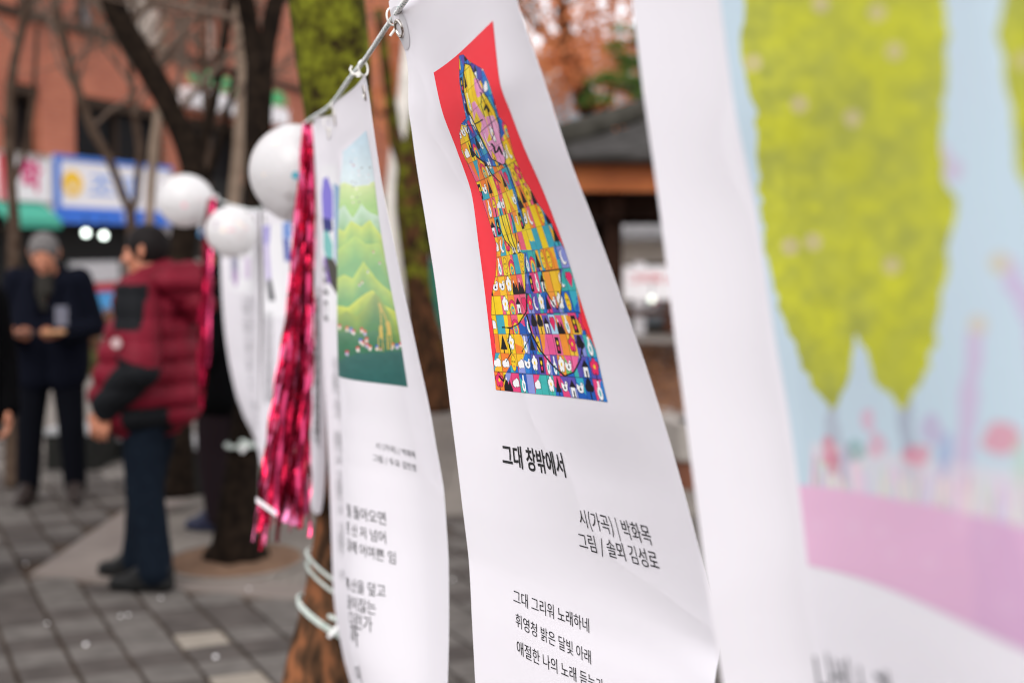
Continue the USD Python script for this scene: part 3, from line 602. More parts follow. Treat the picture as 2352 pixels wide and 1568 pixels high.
# awning
s0, s1 = S(6, .5), S(128, .5)
z1, z0 = wall_z(70, 470, .4), wall_z(70, 522, .9)
av = np.array([W0 + WD * s + WN * d + np.array([0, 0, z]) for s in (s0, s1) for d, z in ((0.03, z1 + 0.25), (0.62, z0 + 0.12), (0.62, z0), (0.6, z0), (0.6, z0 + 0.1), (0.03, z1 + 0.2))])
af = []
for k in range(6):
    a, b = k, (k + 1) % 6
    af += [[a, b, b + 6], [a, b + 6, a + 6]]
af += [[0, 4, 1], [0, 5, 4], [1, 4, 2], [2, 4, 3], [6, 7, 10], [6, 10, 11], [7, 8, 10], [8, 9, 10]]
aw = thing('shop_awning', 'teal green awning below the white sign with the magenta letter', 'awning', W0 + WD * (s0 + s1) / 2)
am = trimesh.Trimesh(av, af, process=False); am.fix_normals()
obj('canopy', am, 'awning_teal', aw, smooth=False)
for s in (s0 + .05, (s0 + s1) / 2, s1 - .05):
    obj('bracket', tube([W0 + WD * s + WN * 0.02 + np.array([0, 0, z0 - .1]), W0 + WD * s + WN * 0.58 + np.array([0, 0, z0 + .02])], 0.015, 6), 'brown_frame', aw)

# lettering: outlines of the letters, in units of 1/128 em
A64 = "0123456789ABCDEFGHIJKLMNOPQRSTUVWXYZabcdefghijklmnopqrstuvwxyz-+"
def glyph(c):
    adv, rest_ = GLYPHS[c].split(';', 1)
    polys = []
    for pl in rest_.split('|'):
        rings = []
        for r in pl.split('_'):
            n = [A64.index(r[k]) * 64 + A64.index(r[k + 1]) - 40 for k in range(0, len(r), 2)]
            rings.append(list(zip(n[0::2], n[1::2])))
        polys.append(Polygon(rings[0], rings[1:]).buffer(0))
    return int(adv) / 128.0, [affinity.scale(q, 1 / 128, 1 / 128, origin=(0, 0)) for q in polys]
def text_polys(s, bold=0.0, spacing=0.0):
    x, out = 0.0, []
    for c in s:
        if c == ' ':
            x += 0.26
            continue
        adv, ps = glyph('|' if c == 'ㅣ' else c)
        for q in ps:
            out.append(affinity.translate(q.buffer(bold) if bold else q, x, 0))
        x += adv + spacing
    return out, x
def tri2d(polys, maxedge=None):
    vs, fs, n = [], [], 0
    for q in polys:
        for g in getattr(q, 'geoms', [q]):
            if g.is_empty or g.area < 1e-7:
                continue
            v, f = trimesh.creation.triangulate_polygon(g, engine='earcut')
            if maxedge:
                v3, f = trimesh.remesh.subdivide_to_size(np.c_[v, np.zeros(len(v))], f, maxedge)
                v = v3[:, :2]
            vs.append(v); fs.append(f + n); n += len(v)
    return np.vstack(vs), np.vstack(fs)
def wall_shape(polys, s0, z0, sc, off, m, parent, name, sx=1.0):
    """Flat lettering or a flat mark on the facade."""
    v, f = tri2d(polys)
    p = W0 + (s0 + v[:, :1] * sc * sx) * WD + WN * off + np.c_[np.zeros((len(v), 2)), z0 + v[:, 1] * sc]
    t = trimesh.Trimesh(p, f, process=False)
    return obj(name, t, m, parent, smooth=False)

# signs over the shops
so = 0.35
def sign_box(name, label, X0, X1, Ytop, Ybot, m, Xr):
    a, b = S(X0, so), S(X1, so)
    z1, z0 = wall_z(Xr, Ytop, so), wall_z(Xr, Ybot, so)
    t = thing(name, label, 'sign', W0 + WD * (a + b) / 2 + WN * so + np.array([0, 0, z0]))
    bx = on_wall(a, b, z0, z1, 0.06, so)
    obj('panel', bx, m, t, smooth=False)
    return t, a, b, z0, z1
t, a, b, z0, z1 = sign_box('shop_sign', 'white shop sign with a magenta letter and red left edge', 2, 119, 359, 462, 'sign_white', 60)
g, adv = text_polys('학', 0.04)
h = z1 - z0
wall_shape(g, S(50, so), z0 + h * .3, h * .74, so + .006, 'sign_pink', t, 'letter', sx=1.3)
obj('red_edge', on_wall(a, S(15, so), z0, z1, so + .004, so + .02), 'sign_red', t, smooth=False)
obj('frame', on_wall(a, b, z1 + .002, z1 + .05, 0.0, so + .03), 'grey_render', t, smooth=False)
t, a, b, z0, z1 = sign_box('shop_sign', 'large blue framed white sign with a yellow sun mark', 128, 398, 362, 512, 'sign_white', 180)
h = z1 - z0
obj('blue_bar', on_wall(a, b, z0 - .003, z0 + h * .24, so + .003, so + .018), 'sign_blue', t, smooth=False)
obj('blue_frame', on_wall(a, b, z1 - h * .05, z1 + .02, so + .003, so + .018), 'sign_deep_blue', t, smooth=False)
obj('blue_frame', on_wall(a, S(143, so), z0 + h * .245, z1 - h * .053, so + .003, so + .018), 'sign_deep_blue', t, smooth=False)
sun_poly = shapely.Point(0, 0).buffer(1, 24).difference(shapely.Point(0, -.3).buffer(.28, 12))
wall_shape([sun_poly], S(171, so), z0 + h * .6, h * .2, so + .006, 'sign_yellow', t, 'sun_mark', sx=1.45)
g, adv = text_polys('조재', 0.01)
wall_shape(g, S(205, so), z0 + h * .44, h * .42, so + .006, 'sign_pale_blue', t, 'lettering', sx=2.2)
g, adv = text_polys('이', 0.03)
wall_shape(g, S(282, so), z0 + h * .05, h * .17, so + .022, 'sign_white', t, 'small_lettering', sx=1.6)
t, a, b, z0, z1 = sign_box('shop_sign', 'small white sign with a teal stripe under the far white balloon', 408, 470, 500, 541, 'sign_white', 440)
obj('stripe', on_wall(a, b, z0, z0 + (z1 - z0) * .3, so + .003, so + .02), 'poster_blue', t, smooth=False)
t, a, b, z0, z1 = sign_box('shop_sign', 'white wall sign topped by green leaf shapes behind the dark trunk', 446, 668, 222, 262, 'sign_white', 540)
for X, w in ((460, .3), (505, .5), (540, .4), (625, .55), (655, .4)):
    lf = shapely.Point(0, 0).buffer(1, 12).intersection(shapely.Point(.6, .6).buffer(1.1, 12))
    wall_shape([lf], S(X, so), z1 + .16, w * .45, so - .1, 'sign_green', t, 'leaf_mark', sx=2.4)
obj('gap_post', on_wall(S(487, so), S(492, so), z0, z1, so + .003, so + .02), 'brown_frame', t, smooth=False)
for k, X in enumerate((200, 241)):
    s = S(X, .5)
    zc = wall_z(X, 535 + 6 * k, .5)
    c = W0 + WD * s + WN * .5 + np.array([0, 0, zc])
    t = thing('shop_lamp', ('round white lamp under the blue framed sign, nearer the white sign', 'round white lamp under the blue framed sign, farther from the white sign')[k], 'lamp', c)
    sp = trimesh.creation.icosphere(3, 0.047); sp.apply_translation(c)
    obj('globe', sp, 'lamp_glow', t, smooth=True)
    obj('stem', tube([c + np.array([0, 0, .052]), c + np.array([0, 0, .28])], .012, 8), 'shop_dark', t)

# grey block far behind the right-hand trees
fb = thing('grey_building', 'plain grey brown building far behind the autumn tree', 'building', (4, 38, 0))
obj('wall', box(-1.5, 38, 0, 22, 46, 6.6), 'pale_render', fb, smooth=False)
for k in range(12):
    for q in range(2):
        w = obj('window', box(-1 + k * 1.9, 37.94, 1.4 + q * 2.8, -1 + k * 1.9 + 1.2, 38.05, 2.9 + q * 2.8), 'grey_glass', fb, smooth=False)
        obj('frame', box(-1.05 + k * 1.9, 37.92, 1.3 + q * 2.8, .25 + k * 1.9, 38.04, 1.39 + q * 2.8), 'beige_render', w, smooth=False)

# ================================================================== planter bed, pavilion and far shop on the right
bed = thing('raised_planter', 'stone edged raised planter covered in brown fallen leaves', 'planter', (3, 9.3, 0))
yb = 9.25
corner = np.array([1.1, 9.25])
runs = [(corner, np.array([9.0, 9.25]), 9), (np.array([-1.2, 15.46]), corner, 7)]
for p, q, n in runs:
    d = (q - p) / np.linalg.norm(q - p)
    nn = np.array([-d[1], d[0]])
    L = np.linalg.norm(q - p) / n
    rz = math.degrees(math.atan2(d[1], d[0]))
    for k in range(n):
        c = p + d * L * (k + .5) + nn * .17
        obj('edging_stone', rbox(L - .008, .34, .25, .012, (c[0], c[1], .19), rz), 'granite', bed, smooth=False)
        c = p + d * L * (k + .5) + nn * .18
        obj('timber_facing', rbox(L - .008, .26, .186, .004, (c[0], c[1], 0), rz), 'brown_timber', bed, smooth=False)
lx, ly = np.meshgrid(np.linspace(-1.6, 9, 70), np.linspace(9.5, 17.5, 90), indexing='ij')
lz = 0.38 + 0.07 * meshkit.fbm(np.stack([lx, ly, 0 * lx], -1) * 1.5, 4)
keep = ly > yb + .3 + np.maximum(0, 1.1 - lx) * 2.7
v = np.stack([lx, ly, lz], -1).reshape(-1, 3)
i, j = np.meshgrid(np.arange(69), np.arange(89), indexing='ij')
a = (i * 90 + j).ravel()
f = np.vstack([np.stack([a, a + 90, a + 91], 1), np.stack([a, a + 91, a + 1], 1)])
f = f[keep.ravel()[f].all(1)]
obj('litter_bed', (v, f), 'leaf_litter', bed, smooth=True, kind='stuff')
def leaf_cloud(centers, size, seed, droop=0.0):
    r = np.random.default_rng(seed)
    n = len(centers)
    a = r.normal(size=(n, 3)); a[:, 2] -= droop; a /= np.linalg.norm(a, axis=1, keepdims=True)
    b = np.cross(a, r.normal(size=(n, 3))); b /= np.linalg.norm(b, axis=1, keepdims=True)
    s = size * r.uniform(.6, 1.4, (n, 1))
    v = np.stack([centers - a * s, centers + b * s * .45, centers + a * s, centers - b * s * .45], 1).reshape(-1, 3)
    k = np.arange(n)[:, None] * 4
    return trimesh.Trimesh(v, np.vstack([k + [0, 1, 2], k + [0, 2, 3]]), process=False)
r = np.random.default_rng(3)
lc = np.c_[r.uniform(-.6, 6, 2600), r.uniform(9.7, 16, 2600), np.zeros(2600)]
lc = lc[lc[:, 1] > yb + .4 + np.maximum(0, 1.1 - lc[:, 0]) * 2.7]
lc[:, 2] = .46 + r.uniform(-.02, .05, len(lc))
obj('fallen_leaves', leaf_cloud(lc, .05, 4), 'dry_leaf', bed, smooth=False, kind='stuff')
gl = np.c_[r.uniform(-1.6, 0.2, 1500), r.uniform(13.4, 15.2, 1500), np.zeros(1500)]
gl = gl[np.abs(gl[:, 1] - (yb + .35 + np.maximum(0, 1.1 - gl[:, 0]) * 2.7)) < .5]
gl[:, 2] = .42 + r.uniform(-.1, .1, len(gl))
obj('grass_edge', leaf_cloud(gl, .05, 5), 'shrub_leaf', bed, smooth=False, kind='stuff')

pv = thing('pavilion', 'open timber pavilion with dark tiled roof and orange eave beam', 'pavilion', (3.2, 15, .4))
px0, px1, py0, py1, zb = 0.92, 5.2, 13.0, 17.2, .42
obj('bench_seat', box(px0 + .1, py1 - .55, .78, px1 - .1, py1 - .1, .84), 'brown_timber', pv, smooth=False)
for x in (px0, (px0 + px1) / 2, px1):
    for y in (py0, py1):
        obj('post', tube([(x, y, .3), (x, y, 2.1)], .085, 12), 'dark_timber', pv)
for y in (py0, py1):
    obj('beam', box(px0 - .3, y - .08, 1.86, px1 + .3, y + .08, 2.06), 'dark_timber', pv, smooth=False)
for x in (px0, px1):
    obj('beam', box(x - .08, py0 - .29, 1.855, x + .08, py1 + .29, 2.055), 'dark_timber', pv, smooth=False)
ov = .62
ex0, ex1, ey0, ey1 = px0 - ov, px1 + ov, py0 - ov, py1 + ov
for nm, bb in (('fascia', (ex0, ey0, 2.07, ex1, ey0 + .06, 2.33)), ('fascia', (ex0, ey1 - .06, 2.07, ex1, ey1, 2.33)), ('fascia', (ex0, ey0 + .062, 2.072, ex0 + .06, ey1 - .062, 2.328)), ('fascia', (ex1 - .06, ey0 + .062, 2.072, ex1, ey1 - .062, 2.328))):
    obj(nm, box(*bb), 'orange_timber', pv, smooth=False)
obj('ceiling', box(ex0 + .07, ey0 + .07, 2.15, ex1 - .07, ey1 - .07, 2.2), 'dark_timber', pv, smooth=False)
cxm, cym, apex = (ex0 + ex1) / 2, (ey0 + ey1) / 2, 3.75
def roof_side(p, q):
    """Tiled slope from the eave p-q up to the apex, slightly sagging, with tile rows."""
    p, q, ap = np.array(p, float), np.array(q, float), np.array([cxm, cym, apex])
    vs, fs = [], []
    nu, nv = 60, 14
    for b_ in range(nv + 1):
        for a_ in range(nu + 1):
            t, u = b_ / nv, a_ / nu
            e = p + (q - p) * u
            pt = e * (1 - t) + ap * t
            pt[2] += -.35 * t * (1 - t) + .03 * (a_ % 2) * (1 - t) + .05 * abs(2 * u - 1) ** 3 * (1 - t)
            vs.append(pt)
    for b_ in range(nv):
        for a_ in range(nu):
            k = b_ * (nu + 1) + a_
            fs += [[k, k + 1, k + nu + 2], [k, k + nu + 2, k + nu + 1]]
    return trimesh.Trimesh(vs, fs, process=False)
ez = 2.36
cor = [(ex0 - .12, ey0 - .12, ez), (ex1 + .12, ey0 - .12, ez), (ex1 + .12, ey1 + .12, ez), (ex0 - .12, ey1 + .12, ez)]
for k in range(4):
    p, q = np.array(cor[k]), np.array(cor[(k + 1) % 4])
    obj('roof_slope', roof_side(p, q), 'roof_tile', pv, smooth=False)
    obj('eave_edge', tube([p, q], .055, 8), 'roof_tile', pv)
    ap = np.array([cxm, cym, apex])
    t = np.linspace(0, 1, 12)[:, None]
    pth = p * (1 - t) + ap * t
    pth[:, 2] += .06 - .35 * (t * (1 - t))[:, 0] + .05 * (1 - t[:, 0]) ** 4
    obj('hip_ridge', tube(pth, .12, 8), 'ridge_tile', pv)
obj('finial', blob([[((cxm, cym, apex - .1), .16), ((cxm, cym, apex + .3), .07)]], .06, 2), 'ridge_tile', pv)
rl = []
for k in range(900):
    u, t_ = r.random(), r.random() * .75
    e = np.array(cor[0]) + (np.array(cor[1]) - np.array(cor[0])) * u
    pt = e * (1 - t_) + np.array([cxm, cym, apex]) * t_
    pt[2] += .05 - .35 * t_ * (1 - t_)
    if meshkit.noise(pt * 2.3) > .66:
        rl.append(pt)
obj('roof_leaves', leaf_cloud(np.array(rl), .06, 9), 'autumn_leaf', pv, smooth=False, kind='stuff')

sh = thing('far_shop', 'distant shop under a small grey tiled roof seen through the pavilion', 'building', (3, 25, 0))
obj('wall', box(1.2, 26, 0, 9, 30, 3.4), 'beige_render', sh, smooth=False)
obj('opening', box(2.1, 25.93, .05, 8.6, 25.99, 1.3), 'shop_dark', sh, smooth=False)
obj('door_column', box(2.2, 25.8, 0, 2.42, 25.92, 1.32), 'sign_white', sh, smooth=False)
obj('glazing', box(2.44, 25.86, .2, 2.75, 25.925, 1.25), 'grey_glass', sh, smooth=False)
obj('door', box(2.78, 25.84, .03, 3.2, 25.925, 1.3), 'brown_timber', sh, smooth=False)
for k in range(3):
    obj('shelf_goods', box(2.46 + .09 * k, 25.8, .35 + .2 * k, 2.6 + .05 * k, 25.855, .5 + .2 * k), ('sign_white', 'sign_red', 'stripe_grey')[k], sh, smooth=False)
rv = []
for k in range(40):
    x = 1.0 + k * .2
    obj('roof_tile_row', tube([(x, 25.3, 1.62 + .14), (x, 25.9, 2.02), (x, 26.6, 2.35)], .09, 8), 'roof_tile_far', sh)
ts = thing('shop_sign', 'white shop sign with red lettering seen below the pavilion roof', 'sign', (2.4, 25.2, 1.0))
c0, c1 = P(1433, 688, 25), P(1640, 612, 25)
obj('panel', box(c0[0], 25.0, c0[2], c1[0], 25.16, c1[2]), 'sign_white', ts, smooth=False)
g, adv = text_polys('그리워 노래', .015)
v, f = tri2d(g)
obj('lettering', trimesh.Trimesh(np.c_[c0[0] + .08 + v[:, 0] * .21, np.full(len(v), 24.994), c0[2] + .3 + v[:, 1] * .2], f, process=False), 'sign_red', ts, smooth=False)
lp = P(1497, 687, 24.7)
t = thing('shop_lamp', 'round pale lamp below the white sign with red lettering', 'lamp', lp)
sp = trimesh.creation.icosphere(3, .055); sp.apply_translation(lp)
obj('globe', sp, 'dim_glow', t, smooth=True)
obj('stem', tube([lp + [0, 0, .052], lp + [0, 0, .3]], .01, 8), 'shop_dark', t)

tp = G(992, 790, .4); tp = np.array([-.70, 13.2, .38])
q = P(990, 700, 12.6)
t = thing('notice_post', 'teal green board on a post beside the mossy leaning trunk', 'post', (q[0], q[1], .4))
obj('board', rbox(.2, .06, .62, .015, (q[0] + .02, q[1], 0.86)), 'teal_panel', t, smooth=False)
obj('pole', tube([(q[0] + .02, q[1] + .05, .36), (q[0] + .02, q[1] + .05, 1.4)], .02, 8), 'dark_timber', t)
q = P(986, 772, 12.3)
obj('litter_bag', blob([[((q[0], q[1], q[2] - .02), .055), ((q[0] + .03, q[1], q[2] + .05), .035)], [((q[0], q[1], q[2]), .05), ((q[0], q[1], .47), .05)]], .03, 4), 'sign_white', None, label='small white plastic bag lying on leaves below the teal board', cat='bag')

# black stone benches
def bench(X0, X1, Yt, Yb, label, dep=.5):
    c = G((X0 + X1) / 2, Yb)
    w = (X1 - X0) / FPX * c[1]
    h = EYE[2] - (Yt + 6 - HOR) / FPX * c[1]
    t = thing('stone_bench', label, 'bench', (c[0], c[1] + dep / 2, 0))
    obj('block', rbox(w, dep, h - .035, .012, (c[0], c[1] + dep / 2, 0)), 'dark_granite', t, smooth=False)
    obj('top_slab', rbox(w + .02, dep + .02, .045, .01, (c[0], c[1] + dep / 2, h - .033)), 'pale_slab', t, smooth=False)
    return t
bench(104, 226, 985, 1080, 'black stone bench block behind the man in navy')
bench(262, 300, 1000, 1056, 'small black stone block half hidden behind the maroon jacket', .4)
bench(392, 500, 1018, 1137, 'black stone bench with pale top beside the tree pit')
# ================================================================== trees
def grow(base, direction, length, rad, depth, r, out, spread=.55, up=.15):
    """Random bare branching: adds tubes to out."""
    pts, d = [np.array(base, float)], np.array(direction, float) / np.linalg.norm(direction)
    n = 5
    for k in range(n):
        d = d + r.normal(0, .13, 3) + np.array([0, 0, up * .2]); d /= np.linalg.norm(d)
        pts.append(pts[-1] + d * length / n)
    out.append(tube(pts, np.linspace(rad, rad * .55, n + 1), 5 if rad < .02 else 7))
    if depth:
        for k in range(3 if depth > 1 else 4):
            t = r.integers(1, n + 1)
            nd = d + r.normal(0, spread, 3); nd[2] += up
            grow(pts[t], nd, length * r.uniform(.5, .8), rad * .5, depth - 1, r, out, spread, up)

def tree(name, label, paths, m, seed, twigs=None, group=None, amp=.25, n=18, root=None):
    """paths: first the bole, then limbs; each [(X, Y, Z, radius), ...] in picture direction and depth."""
    first = P(*[np.array([q[k] for q in paths[0]]) for k in range(3)])
    base = root if root is not None else first[0]
    t = thing(name, label, 'tree', base, group=group)
    for k, path in enumerate(paths):
        arr = np.array(path, float)
        pts = P(arr[:, 0], arr[:, 1], arr[:, 2])
        if k == 0 and root is not None:
            pts = np.vstack([root, pts]); rad = np.r_[arr[0, 3] * 1.25, arr[:, 3]]
        else:
            rad = arr[:, 3]
        obj('trunk' if k == 0 else 'limb', tube(pts, rad, n, amp, 5.0 / max(rad[0], .05) * .12, seed + k, step=.05), m, t, smooth=True)
    if twigs:
        r, out = np.random.default_rng(seed), []
        for (X, Y, Z, dx, dz, L, rad, dep) in twigs:
            grow(P(X, Y, Z), (dx, r.normal(0, .3), dz), L, rad, dep, r, out)
        obj('branches', join(out), 'twig', t, smooth=True)
    return t

ZA = 3.72
pa = [(735, 1960, ZA, .125), (722, 1700, ZA, .104), (735, 1560, ZA, .092), (768, 1400, ZA, .088), (795, 1200, ZA, .080), (806, 900, ZA, .076), (797, 600, ZA, .078), (778, 300, ZA, .086), (762, 120, ZA, .098), (745, -60, ZA, .102), (735, -400, ZA, .105), (700, -900, ZA, .09), (690, -1500, ZA, .07)]
treeA = tree('mossy_tree', 'mossy green tree trunk right behind the hanging banners, roped low down', [pa, [(735, -500, ZA, .06), (900, -800, 3.9, .045), (1010, -1300, 4.1, .03)]], 'mossy_trunk_near', 21, [(690, -1500, ZA, -.2, 1, 1.0, .05, 3), (1010, -1300, 4.1, .4, 1, .9, .03, 3)], amp=.10, n=36)

pit0 = np.array([tree_pit[0], tree_pit[1], 0.0])
ZD = pit0[1] + 0.02
pd = [(541, 1270, 7.22, .128), (545, 1200, 7.22, .108), (556, 1080, 7.22, .092), (568, 960, 7.22, .078), (580, 700, 7.22, .068), (590, 450, 7.22, .064), (594, 250, 7.22, .062), (597, 130, 7.22, .066)]
treeD = tree('pit_tree', 'dark forked tree growing from the round soil pit', [pd, [(592, 160, 7.22, .052), (575, 60, 7.2, .048), (550, -60, 7.1, .042), (500, -330, 7.0, .03)], [(602, 160, 7.22, .052), (622, 60, 7.25, .046), (645, -60, 7.3, .042), (690, -330, 7.4, .03)]], 'dark_bark', 31,
             [(500, -330, 7, -.5, 1, 1.3, .03, 3), (690, -330, 7.4, .5, 1, 1.2, .03, 3), (585, 60, 7.2, -1.2, .8, .8, .018, 3), (640, 20, 7.3, .9, 1, .8, .018, 3)], root=pit0)

ZE = 8.6
pe = [(405, 1140, ZE, .13), (402, 950, ZE, .10), (408, 700, ZE, .085), (432, 480, ZE, .075), (446, 400, ZE, .074), (400, 265, ZE, .072), (345, 165, ZE, .07), (290, 75, ZE, .072), (255, -10, ZE, .07), (225, -120, ZE, .06), (170, -330, ZE, .045)]
tree('leaning_tree', 'dark thick leaning trunk crossing in front of the brick building', [pe, [(440, 420, ZE, .045), (466, 330, ZE, .035), (494, 215, ZE, .03), (520, 60, ZE, .028), (545, -120, ZE, .02)], [(432, 480, ZE, .03), (480, 400, ZE - .2, .024), (515, 290, ZE - .3, .02), (540, 160, ZE - .4, .015)]], 'dark_bark', 41,
     [(170, -330, ZE, -.4, 1, 1.6, .04, 3), (345, 160, ZE, .6, 1, 1.3, .02, 3), (400, 260, ZE, .9, .9, 1.1, .02, 3), (290, 70, ZE, -.8, .8, 1.2, .02, 3), (255, 0, ZE, .7, 1, 1.3, .02, 3), (300, 60, ZE, 1, .7, 1.3, .018, 3), (330, 130, ZE, 1, 1, 1.2, .016, 3), (400, 250, ZE, .3, 1, 1.2, .016, 3), (520, 60, ZE, -.6, 1, 1.0, .014, 3), (494, 215, ZE, -.8, 1, .9, .012, 3)], amp=.3)

def thin(label, Z, path, limbs=(), m='brown_bark', tw=(), seed=5):
    Yb = HOR + 1.6 * FPX / Z
    X0 = path[0][0]
    full = [(X0, Yb + 2, Z, path[0][2] * 1.35)] + [(x, y, Z, r) for x, y, r in path]
    return tree('slender_tree', label, [full] + [[(x, y, Z + dz, r) for x, y, dz, r in l] for l in limbs], m, seed, tw, amp=.15, n=10)
thin('slender brown tree forking in front of the blue framed sign', 11, [(312, 700, .05), (303, 560, .042), (300, 492, .038), (285, 455, .032), (255, 375, .034), (212, 297, .036), (178, 205, .036), (150, 105, .036), (126, 5, .034), (100, -150, .03)],
     [[(300, 490, 0, .03), (315, 440, 0, .028), (321, 345, .1, .03), (308, 262, .1, .028), (299, 150, .15, .024), (285, 20, .2, .02), (280, -100, .2, .015)]], tw=[(176, 203, 11, .5, 1, 1.2, .016, 3), (150, 105, 11, -.8, 1, 1.2, .016, 3), (299, 150, 11.1, .5, 1, 1.1, .014, 3), (126, 5, 11, -.3, 1, 1.4, .02, 3), (126, 5, 11, .8, .8, 1.2, .016, 3)] + [(x, y, 11, dx, .9, L, .017, 3) for x, y, dx, L in ((210, 295, 1, .9), (190, 230, -1, .9), (165, 150, 1, 1.2), (140, 60, 1, 1.2), (140, 60, -1, 1.0), (120, -20, 1, 1.2), (308, 262, 1, 1.0), (305, 200, -.8, .9), (299, 150, -.6, 1.0), (290, 60, .8, 1.2), (285, 20, -.7, 1.1), (281, -40, .9, 1.2))], seed=51)
thin('slender brown tree at the far left edge, behind the man in black', 9.5, [(30, 700, .045), (32, 520, .04), (26, 420, .036), (20, 300, .034), (30, 160, .032), (52, 60, .03), (75, -60, .026)],
     [[(30, 420, 0, .022), (60, 330, .1, .02), (78, 200, .2, .016), (85, 60, .2, .012)]], tw=[(20, 300, 9.5, -.6, 1, .9, .012, 3), (52, 60, 9.5, .3, 1, 1.1, .014, 3), (40, 100, 9.5, -.7, .9, 1.0, .014, 3), (60, 30, 9.5, .9, .8, 1.0, .014, 3), (70, -30, 9.5, .9, .7, 1.2, .016, 3), (52, 60, 9.5, 1, .5, .9, .013, 3)], seed=53)
thin('pale tan tree trunk behind the large white balloons', 13, [(520, 800, .075), (532, 620, .066), (538, 465, .062), (550, 345, .056), (555, 200, .056), (549, 90, .05), (540, -40, .04)], m='tan_bark', tw=[(549, 90, 13, .4, 1, 1.1, .02, 3), (540, -30, 13, -.4, 1, 1.3, .02, 3)], seed=57)
thin('pale tan slim trunk right of the slender forked tree', 12.5, [(338, 760, .045), (342, 560, .042), (346, 440, .042), (354, 340, .04), (365, 240, .034), (372, 120, .03), (385, -20, .024)], m='tan_bark', tw=[(365, 240, 12.5, .6, 1, 1.1, .014, 3), (385, -10, 12.5, .3, 1, 1.2, .014, 3)], seed=59)
thin('thin bare brown tree between the leaning trunk and the forked trunk', 12, [(470, 700, .04), (474, 520, .036), (478, 360, .034), (472, 240, .03), (462, 120, .026), (452, 0, .022), (440, -120, .02)], tw=[(472, 240, 12, .6, 1, 1.1, .014, 3), (462, 120, 12, -.6, 1, 1.0, .014, 3), (452, 0, 12, .3, 1, 1.2, .016, 3)] + [(x, y, 12, dx, .9, L, .017, 3) for x, y, dx, L in ((474, 290, .9, .9), (470, 220, -.9, 1.0), (466, 160, .9, 1.1), (460, 100, -1, 1.1), (456, 50, 1, 1.1), (450, -20, -.9, 1.2))], seed=61)

pb = [(985, 800, 10.5, .13), (972, 740, 10.5, .12), (958, 620, 10.5, .105), (946, 500, 10.5, .1), (938, 420, 10.5, .1), (955, 330, 10.5, .1), (985, 220, 10.6, .095), (1040, 80, 10.7, .085), (1090, -80, 10.8, .07)]
tree('mossy_tree', 'mossy brown leaning tree seen between the second and third banners', [pb, [(940, 430, 10.5, .07), (925, 370, 10.5, .06), (905, 300, 10.5, .05), (890, 180, 10.5, .04), (870, 20, 10.4, .03)]], 'mossy_trunk_far', 71, [(1090, -80, 10.8, .3, 1, 1.4, .04, 3), (985, 220, 10.6, .9, .8, 1.2, .025, 3)], root=np.array([*P(990, 800, 10.5)[:2], .38]), n=22)
tree('pale_tree', 'whitish tree trunk behind the mossy leaning tree', [[(905, 640, 15, .13), (908, 520, 15, .12), (912, 420, 15, .115), (922, 320, 15, .105), (935, 200, 15, .09), (945, 60, 15, .07)]], 'pale_bark', 73, [(945, 60, 15, -.3, 1, 1.4, .03, 3)], root=np.array([*P(905, 680, 15)[:2], .38]))

at = tree('autumn_tree', 'autumn tree with hanging orange brown leaves above the pavilion', [[(1370, 420, 17.5, .17), (1368, 300, 17.5, .15), (1340, 215, 17.5, .12), (1310, 130, 17.4, .1), (1290, 20, 17.4, .08), (1270, -120, 17.3, .06)],
      [(1368, 310, 17.5, .09), (1345, 240, 17.2, .07), (1275, 110, 16.8, .05), (1190, 20, 16.4, .04)], [(1372, 320, 17.5, .08), (1400, 210, 17.7, .06), (1460, 80, 18, .04)]], 'dark_bark', 81, [(1310, 130, 17.4, -.8, .6, 1.6, .03, 3), (1290, 20, 17.4, .8, .6, 1.6, .03, 3), (1190, 20, 16.4, -1, .3, 1.8, .03, 3)], root=np.array([*P(1372, 430, 17.5)[:2], .38]))
r = np.random.default_rng(82)
cl = []
for k in range(110):
    X, Y = r.uniform(840, 1560), r.uniform(-420, 330)
    if Y > 250 - abs(X - 1180) * .12 and r.random() < .75 and not X < 960:
        continue
    if 1060 < X < 1180 and Y > 160 and r.random() < .5:
        continue
    Z = r.uniform(15.5, 20)
    c = P(X, Y, Z)
    L = r.uniform(.35, .8)
    n = int(r.uniform(80, 170))
    o = r.normal(0, 1, (n, 3)) * np.array([.24, .24, .1])
    o[:, 2] -= r.uniform(0, L, n)
    cl.append(c + o)
obj('crown', leaf_cloud(np.vstack(cl), .062, 83, .8), 'autumn_leaf', at, smooth=False, kind='stuff')

pt = tree('pine_tree', 'green pine branch hanging above the pavilion roof beside the nearest banner', [[(1700, 560, 14.5, .14), (1690, 300, 14.5, .12), (1670, 0, 14.5, .1), (1660, -300, 14.5, .07)], [(1690, 280, 14.5, .06), (1580, 250, 14.4, .045), (1470, 215, 14.3, .03), (1390, 200, 14.2, .015)], [(1680, 130, 14.5, .05), (1560, 110, 14.3, .035), (1440, 100, 14.2, .02)]], 'dark_bark', 91, root=np.array([*P(1705, 600, 14.5)[:2], .38]))
nv = []
r = np.random.default_rng(92)
for k in range(70):
    X, Y = (r.uniform(1345, 1650), r.uniform(150, 245)) if k % 2 else (r.uniform(1400, 1650), r.uniform(55, 200))
    c = P(X, Y + (1480 - X) * .05, r.uniform(14, 14.8))
    d = r.normal(size=(110, 3)); d[:, 2] = np.abs(d[:, 2]) * .7; d /= np.linalg.norm(d, axis=1, keepdims=True)
    nv.append((c, d))
vs, fs, n = [], [], 0
